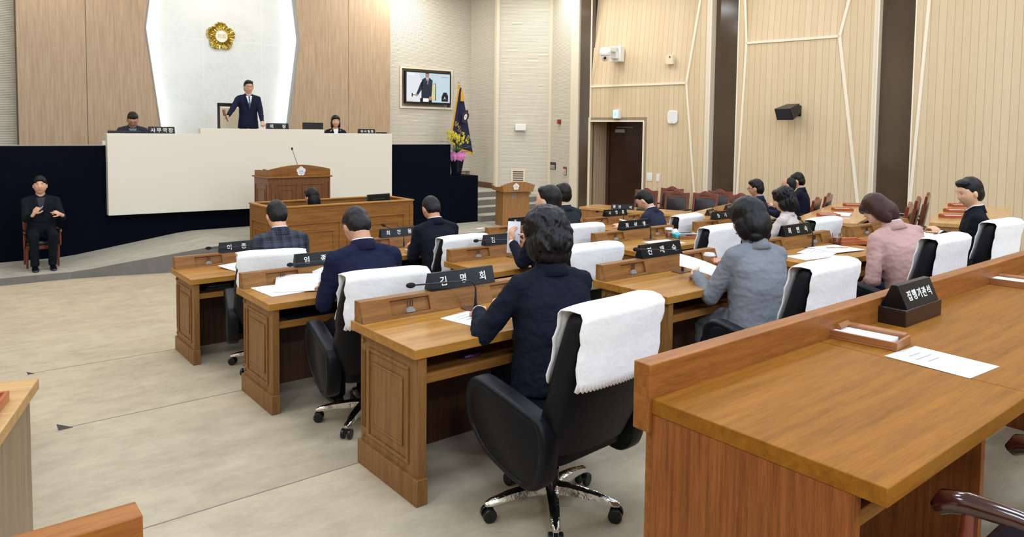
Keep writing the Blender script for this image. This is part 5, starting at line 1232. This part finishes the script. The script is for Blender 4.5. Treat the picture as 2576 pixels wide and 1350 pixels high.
q = MB(); q.frame('y', 16.17, 9.34, 10.94, 2.56, 3.62, .05, .03, -1); q.box(9.36, 10.92, 16.35, 16.37, 2.58, 3.6); struct(q.build('trim_9', mCream))
# flag
fg = empty('council_flag', (10.60, 15.35, .5), 0, 'dark blue council flag with gold fringe and tassel on a pole', 'flag')
q = MB(); q.tube([(0, 0, 0), (0, 0, 2.78)], .016, 10); q.tube([(0, 0, 2.70), (0, 0, 2.74), (0, 0, 2.90)], [.02, .028, .001], 8); q.lathe([(.16, 0), (.16, .03), (.05, .06), (.03, .1)], 20); q.build('pole', mChrome, fg, smooth=50)
mNavy = mat('navy_cloth', (18, 22, 58), .8, bump=.2, bscale=60); mYel = mat('yellow_fringe', (214, 160, 36), .8, bump=.6, bscale=200)
def flagpt(u, v_, off=0):   # u 0..1 across, v 0..1 down: gathered cloth hanging in folds
    w_ = .05+.62*v_**.95; x = (-.42+u)*w_*1.05; z = 2.60-1.45*v_-.22*u*v_*(1 if u > .3 else .6) + .30*max(0, (.3-u))*v_
    y = -.05-.05*v_*math.sin(u*9+.6)-.02; return V((x, y-off, z))
q = MB(); N_ = 26; g = [[q.v(flagpt(i/N_, j/N_)) for i in range(N_+1)] for j in range(N_+1)]
for j in range(N_):
    for i in range(N_): q.f([g[j][i], g[j][i+1], g[j+1][i+1], g[j+1][i]])
o = q.build('cloth', mNavy, fg, smooth=180); k = o.modifiers.new('t', 'SOLIDIFY'); k.thickness = .006
q = MB()
for (pa, pb) in (((lambda t: (t, 1)), (0, .055)), ((lambda t: (0, t)), (-.05, .02))):
    A = [flagpt(*pa(i/40)) for i in range(41)]; zz2 = .012
    B = [p+V((pb[0]*0+(-.045 if pb[0] < 0 else 0), -.004, -(.07 if pb[0] == 0 else .02)+(.006*(i % 2)))) for i, p in enumerate(A)]
    va = [q.v(p+V((0, -.003, 0))) for p in A]; vb = [q.v(p) for p in B]
    for i in range(40): q.f([va[i], va[i+1], vb[i+1], vb[i]])
o = q.build('fringe', mYel, fg); k = o.modifiers.new('t', 'SOLIDIFY'); k.thickness = .008
q = MB(); q.tube([(.0, -.03, 2.62), (.03, -.06, 2.58), (.04, -.075, 2.5)], .012, 8); q.tube([(.04, -.075, 2.5), (.04, -.08, 2.42), (.045, -.08, 2.25)], [.03, .036, .05], 10); q.tube([(0, 0, 2.56), (0, -.01, 2.68)], .035, 10); q.build('tassel', mYel, fg, smooth=60)
for i, ch in enumerate('당진시의회'):
    u = .12+.17*i; v_ = .66+.03*i; p = flagpt(u, v_, .012)
    letters('flag_lettering', [(ch, 0, 0, .13)], mGoldLetter, fg, M.Translation(p) @ M.Rotation(R(90), 4, 'X') @ M.Rotation(R(-32), 4, 'Z'))
p = flagpt(.78, .46, .016)
fm = M.Translation(p) @ M.Rotation(R(90), 4, 'X') @ M.Rotation(R(-18), 4, 'Z') @ M.Scale(.55, 4, (1, 0, 0))
emblem(fg, fm, .19, mat('dark_emblem_cloth', (44, 44, 66), .8), mWhiteP, mGoldLetter, mGoldLetter, name='flag_emblem', relief=.008)
# potted orchid on the parapet
pt = empty('flower_pot', (9.20, 13.42, 1.0), 10, 'tall black pot of yellow orchids with pink wrap on the black parapet', 'potted plant')
q = MB(); q.loft([[V((w_*math.cos(R(a)), w_*math.sin(R(a)), z)) for a in range(0, 360, 60)] for z, w_ in ((0, .115), (.02, .12), (.2, .16), (.36, .185), (.37, .17), (.33, .165))]); q.build('pot', mat('glossy_black_pot', (20, 24, 38), .15), pt, .01)
q = MB(); rings = []
for z, r_ in ((.33, .15), (.38, .185), (.44, .21), (.50, .20), (.54, .22)):
    rings.append([V(((r_+.022*math.sin(i*2.7+z*9))*math.cos(2*math.pi*i/30), (r_+.022*math.sin(i*2.7+z*9))*math.sin(2*math.pi*i/30), z-.01+.025*(math.sin(i*1.9) if z > .45 else 0))) for i in range(30)])
q.loft(rings, cap=False); o = q.build('pink_wrap', mat('pink_net', (224, 140, 196), .7), pt); k = o.modifiers.new('t', 'SOLIDIFY'); k.thickness = .004
random.seed(5); mLeaf = mat('orchid_leaf', (46, 88, 44), .45, var=.3, vscale=20); lv = MB()
for k in range(26):
    a = random.uniform(0, 6.28); L = random.uniform(.3, .62); d_ = V((math.cos(a), math.sin(a), 0)); up_ = random.uniform(.5, 1.5); sd = V((-d_.y, d_.x, 0)); rings = []
    for i in range(9):
        t = i/8; p = d_*(L*.75*t*(.4+.6*t))+V((0, 0, .42+L*up_*t*(1-.55*t))); w_ = .013*math.sin(math.pi*min(t+.12, 1))+.001; rings.append([p-sd*w_, p+V((0, 0, .003)), p+sd*w_, p-V((0, 0, .003))])
    lv.loft(rings)
lv.build('leaves', mLeaf, pt, smooth=60)
fw_ = MB(); stm = MB()
for k in range(5):
    a = R(72*k+20); top_ = V((.13*math.cos(a), .13*math.sin(a), .86+.03*(k % 3))); stm.tube([(0, 0, .4), top_*.5+V((0, 0, .25)), top_], .006, 6)
    for j in range(11):
        c = top_+V((random.uniform(-.09, .09), random.uniform(-.09, .09), random.uniform(-.16, .08)))
        for m_i in range(5):
            b = R(72*m_i+random.uniform(0, 60)); d_ = V((math.cos(b), -.5, math.sin(b))).normalized(); fw_.ell(c+d_*.020, (.013, .008, .021), d_.to_track_quat('Z', 'Y').to_matrix(), 7, 5)
stm.build('stems', mLeaf, pt, smooth=60); o = fw_.build('blossoms', mat('yellow_petals', (218, 206, 62), .6, var=.2, vscale=20), pt, smooth=60); o['kind'] = 'stuff'
# ---------------------------------------------------------------- wall devices
def rwobj(name, fn, m, label, cat, parent=None, bevel=.004):
    q = MB(); fn(q); o = q.build(name, m, bevel=bevel); rw(o); tag(o, label, cat); return o
def child(parent, name, fn, m, bevel=.002, smooth=None):
    q = MB(); fn(q); return q.build(name, m, parent, bevel, smooth=smooth)
cm_ = empty('security_camera', (0, 0, 0), 0, 'white dome camera on a wall bracket above the doorway', 'camera'); rw(cm_)
child(cm_, 'bracket', lambda q: (q.box(6.36, 6.64, -.03, .14, 3.60, 3.95), q.box(6.40, 6.58, .14, .24, 3.66, 3.9)), mWhiteP, .01)
child(cm_, 'arm', lambda q: q.prism([(.1, 3.80), (.16, 3.92), (.42, 3.90), (.66, 3.86), (.66, 3.76), (.42, 3.80)], 'x', 6.40, 6.54), mWhiteP, .01)
child(cm_, 'housing', lambda q: (q.lathe([(.115, 3.70), (.125, 3.74), (.12, 3.84), (.08, 3.87)], 20, (6.47, .58, 0)),), mWhiteP, 0, 50)
child(cm_, 'dome', lambda q: q.ell((6.47, .58, 3.67), (.088, .088, .10)), mWhiteP, 0, 180)
child(cm_, 'lens', lambda q: q.ell((6.43, .645, 3.64), (.034, .034, .034)), mBlackP, 0, 180)
se = rwobj('motion_sensor', lambda q: (q.box(5.08, 5.24, .0, .07, 3.48, 3.68), q.box(5.24, 5.28, .0, .05, 3.5, 3.66)), mat('ivory_plastic', (226, 214, 184), .5), 'small ivory sensor box on the upper wall boards left of the dark glass', 'sensor')
child(se, 'sensor_eye', lambda q: q.box(5.14, 5.17, .07, .074, 3.62, 3.65), mBlackP, 0)
wf = rwobj('wireless_access_point', lambda q: q.prism(rrect(4.96, 5.20, 2.20, 2.49, .07), 'y', 0, .05), mWhiteP, 'rounded white box on the boards right of the doorway', 'wireless box', bevel=.015)
child(wf, 'logo_dot', lambda q: q.box(5.05, 5.11, .05, .0505, 2.22, 2.228), mGreyP, 0)
ex = empty('exit_sign', (0, 0, 0), 0, 'small lit white and green exit sign above the doorway', 'sign'); rw(ex)
child(ex, 'sign_case', lambda q: q.box(6.40, 6.56, .0, .09, 2.32, 2.52), mWhiteP, .005)
child(ex, 'sign_face', lambda q: q.box(6.43, 6.555, .09, .094, 2.335, 2.505), mat('sign_white', (240, 255, 250), .4, emit=(225, 252, 246), estr=.9), 0)
mSG = mat('sign_green', (40, 190, 160), .4, emit=(50, 200, 170), estr=.8)
child(ex, 'running_figure', lambda q: (q.box(6.545, 6.555, .094, .096, 2.335, 2.505), q.box(6.43, 6.44, .094, .096, 2.335, 2.505), q.tube([(6.49, .096, 2.47), (6.492, .096, 2.42), (6.475, .096, 2.37)], .008, 6), q.tube([(6.492, .096, 2.42), (6.51, .096, 2.37)], .008, 6), q.tube([(6.47, .096, 2.44), (6.515, .096, 2.44)], .006, 6), q.ell((6.488, .096, 2.486), (.011, .004, .011))), mSG, 0)
sp_ = empty('wall_speaker', (0, 0, 0), 0, 'black wedge loudspeaker on the middle wall panel', 'speaker'); rw(sp_)
mt = M.Translation((2.50, .30, 2.43)) @ M.Rotation(R(-24), 4, 'Z') @ M.Rotation(R(-20), 4, 'X') @ M.Scale(.78, 4)
child(sp_, 'cabinet', lambda q: q.loft([[mt @ V(p) for p in ((-.26, .16, -.16), (.26, .16, -.16), (.26, .16, .14), (-.26, .16, .14))], [mt @ V(p) for p in ((-.2, -.22, -.08), (.2, -.22, -.08), (.2, -.22, .14), (-.2, -.22, .14))]]), mBlackP, .012)
child(sp_, 'grille', lambda q: q.box(-.24, .24, .161, .168, -.14, .12, mt), mat('speaker_grille', (26, 28, 36), .8, bump=.8, bscale=350), 0)
child(sp_, 'wall_mount', lambda q: (q.box(2.36, 2.50, 0, .03, 2.36, 2.56), q.tube([(2.43, .02, 2.46), (2.46, .17, 2.46)], .03, 10)), mBlackP, 0)
for s0, s1, z0, z1, lb in ((5.55, 5.69, .94, 1.12, 'larger'), (5.37, 5.45, .94, 1.11, 'smaller')):
    o = rwobj('light_switch', lambda q: q.box(s0, s1, 0, .012, z0, z1), mWhiteP, '%s white wall switch right of the doorway' % lb, 'light switch', bevel=.003); child(o, 'rocker', lambda q: q.box(s0+.025, s1-.025, .012, .017, z0+.035, z1-.035), mWhiteP, .001)
# devices on the ribbed facets
def facetmat(a, b):
    a, b = V((*a, 0)), V((*b, 0)); d_ = (b-a).normalized(); return M.Translation(a) @ M.Rotation(math.atan2(d_.y, d_.x), 4, 'Z')
F2, F3 = facetmat(C1, C2), facetmat(C2, C3)
def fobj(name, mt_, label, cat):
    e = empty(name, (0, 0, 0), 0, label, cat); e.matrix_world = mt_; return e
o = fobj('wall_panel_box', F2, 'white rectangular box high on the ribbed corner wall', 'wall box'); child(o, 'cover', lambda q: q.box(.50, .78, -.10, 0, 2.02, 2.18), mWhiteP, .012)
o = fobj('air_vent', F2, 'white framed grille low on the ribbed corner wall behind the lectern', 'vent'); child(o, 'vent_frame', lambda q: q.frame('y', 0, .40, .78, .40, 1.02, .055, .02, -1), mCream, .002)
child(o, 'louvres', lambda q: [q.box(.455, .725, -.012, -.004, .47+k*.055, .495+k*.055) for k in range(9)], mCream, 0); child(o, 'vent_back', lambda q: q.box(.455, .725, -.003, -.001, .455, .965), mDark, 0)
o = fobj('fire_alarm', F3, 'small red fire alarm on the ribbed wall by the cream post', 'alarm'); child(o, 'alarm_body', lambda q: q.box(.48, .62, -.05, 0, 2.2, 2.31), mat('alarm_red', (150, 22, 28), .35), .006)
child(o, 'alarm_window', lambda q: q.box(.55, .6, -.053, -.05, 2.22, 2.29), mat('alarm_dark', (80, 14, 20), .3), 0)
o = fobj('control_panel', F3, 'dark switch panel with rows of small buttons on the ribbed wall', 'control panel'); child(o, 'panel_plate', lambda q: q.box(.05, .36, -.02, 0, 1.04, 1.22), mat('panel_navy', (24, 28, 42), .35), .003)
child(o, 'buttons', lambda q: [q.box(.08+i*.034, .098+i*.034, -.025, -.02, 1.06+j*.032, 1.078+j*.032) for i in range(8) for j in range(3)], mWhiteP, 0); child(o, 'red_lamp', lambda q: q.box(.325, .34, -.025, -.02, 1.17, 1.185), mat('lamp_red', (220, 40, 40), .4), 0)
o = fobj('fire_safety_sign', F3, 'small framed safety sign with red arrow on the ribbed wall', 'sign'); child(o, 'sign_board', lambda q: q.box(.80, .97, -.015, 0, .93, 1.13), mBlackP, .002); child(o, 'sign_face', lambda q: q.box(.812, .958, -.018, -.015, .942, 1.075), mat('sign_cream', (226, 226, 206), .5), 0)
mSR = mat('sign_red', (190, 40, 40), .5); child(o, 'sign_header', lambda q: q.box(.812, .958, -.018, -.015, 1.08, 1.118), mSR, 0)
child(o, 'arrow', lambda q: (q.box(.877, .893, -.021, -.018, .98, 1.06), q.prism([(.86, .985), (.91, .985), (.885, .955)], 'y', -.021, -.018), q.box(.833, .838, -.021, -.018, .97, 1.04), q.box(.93, .935, -.021, -.018, .97, 1.04)), mSR, 0)
# small dark wedges at the left ends of two tiers
mWedge = mat('wedge_dark', (96, 92, 90), .9)
for i, (x, y, z, s_) in enumerate(((.60, 5.13, T2, 1), (.6, 6.93, T1, .6))):
    q = MB(); q.prism([(0, 0), (.08*s_, .0), (-.01, .042*s_)], 'y', -.006, .0); o = q.build('carpet_wedge', mWedge); o.location = (x-.03, y, z); tag(o, 'small dark carpet wedge at the left end of the %s tier edge' % ('nearer' if i == 0 else 'farther'), 'carpet wedge')
# things that lie or stand near the lectern
o = sheet('paper_sheet', (9.0, 12.2, -.044), 0, .2, .1, 'thin white slip on the stage floor left of the lectern', 1)
bpy.data.scenes.remove(TMP)
bpy.context.view_layer.update()
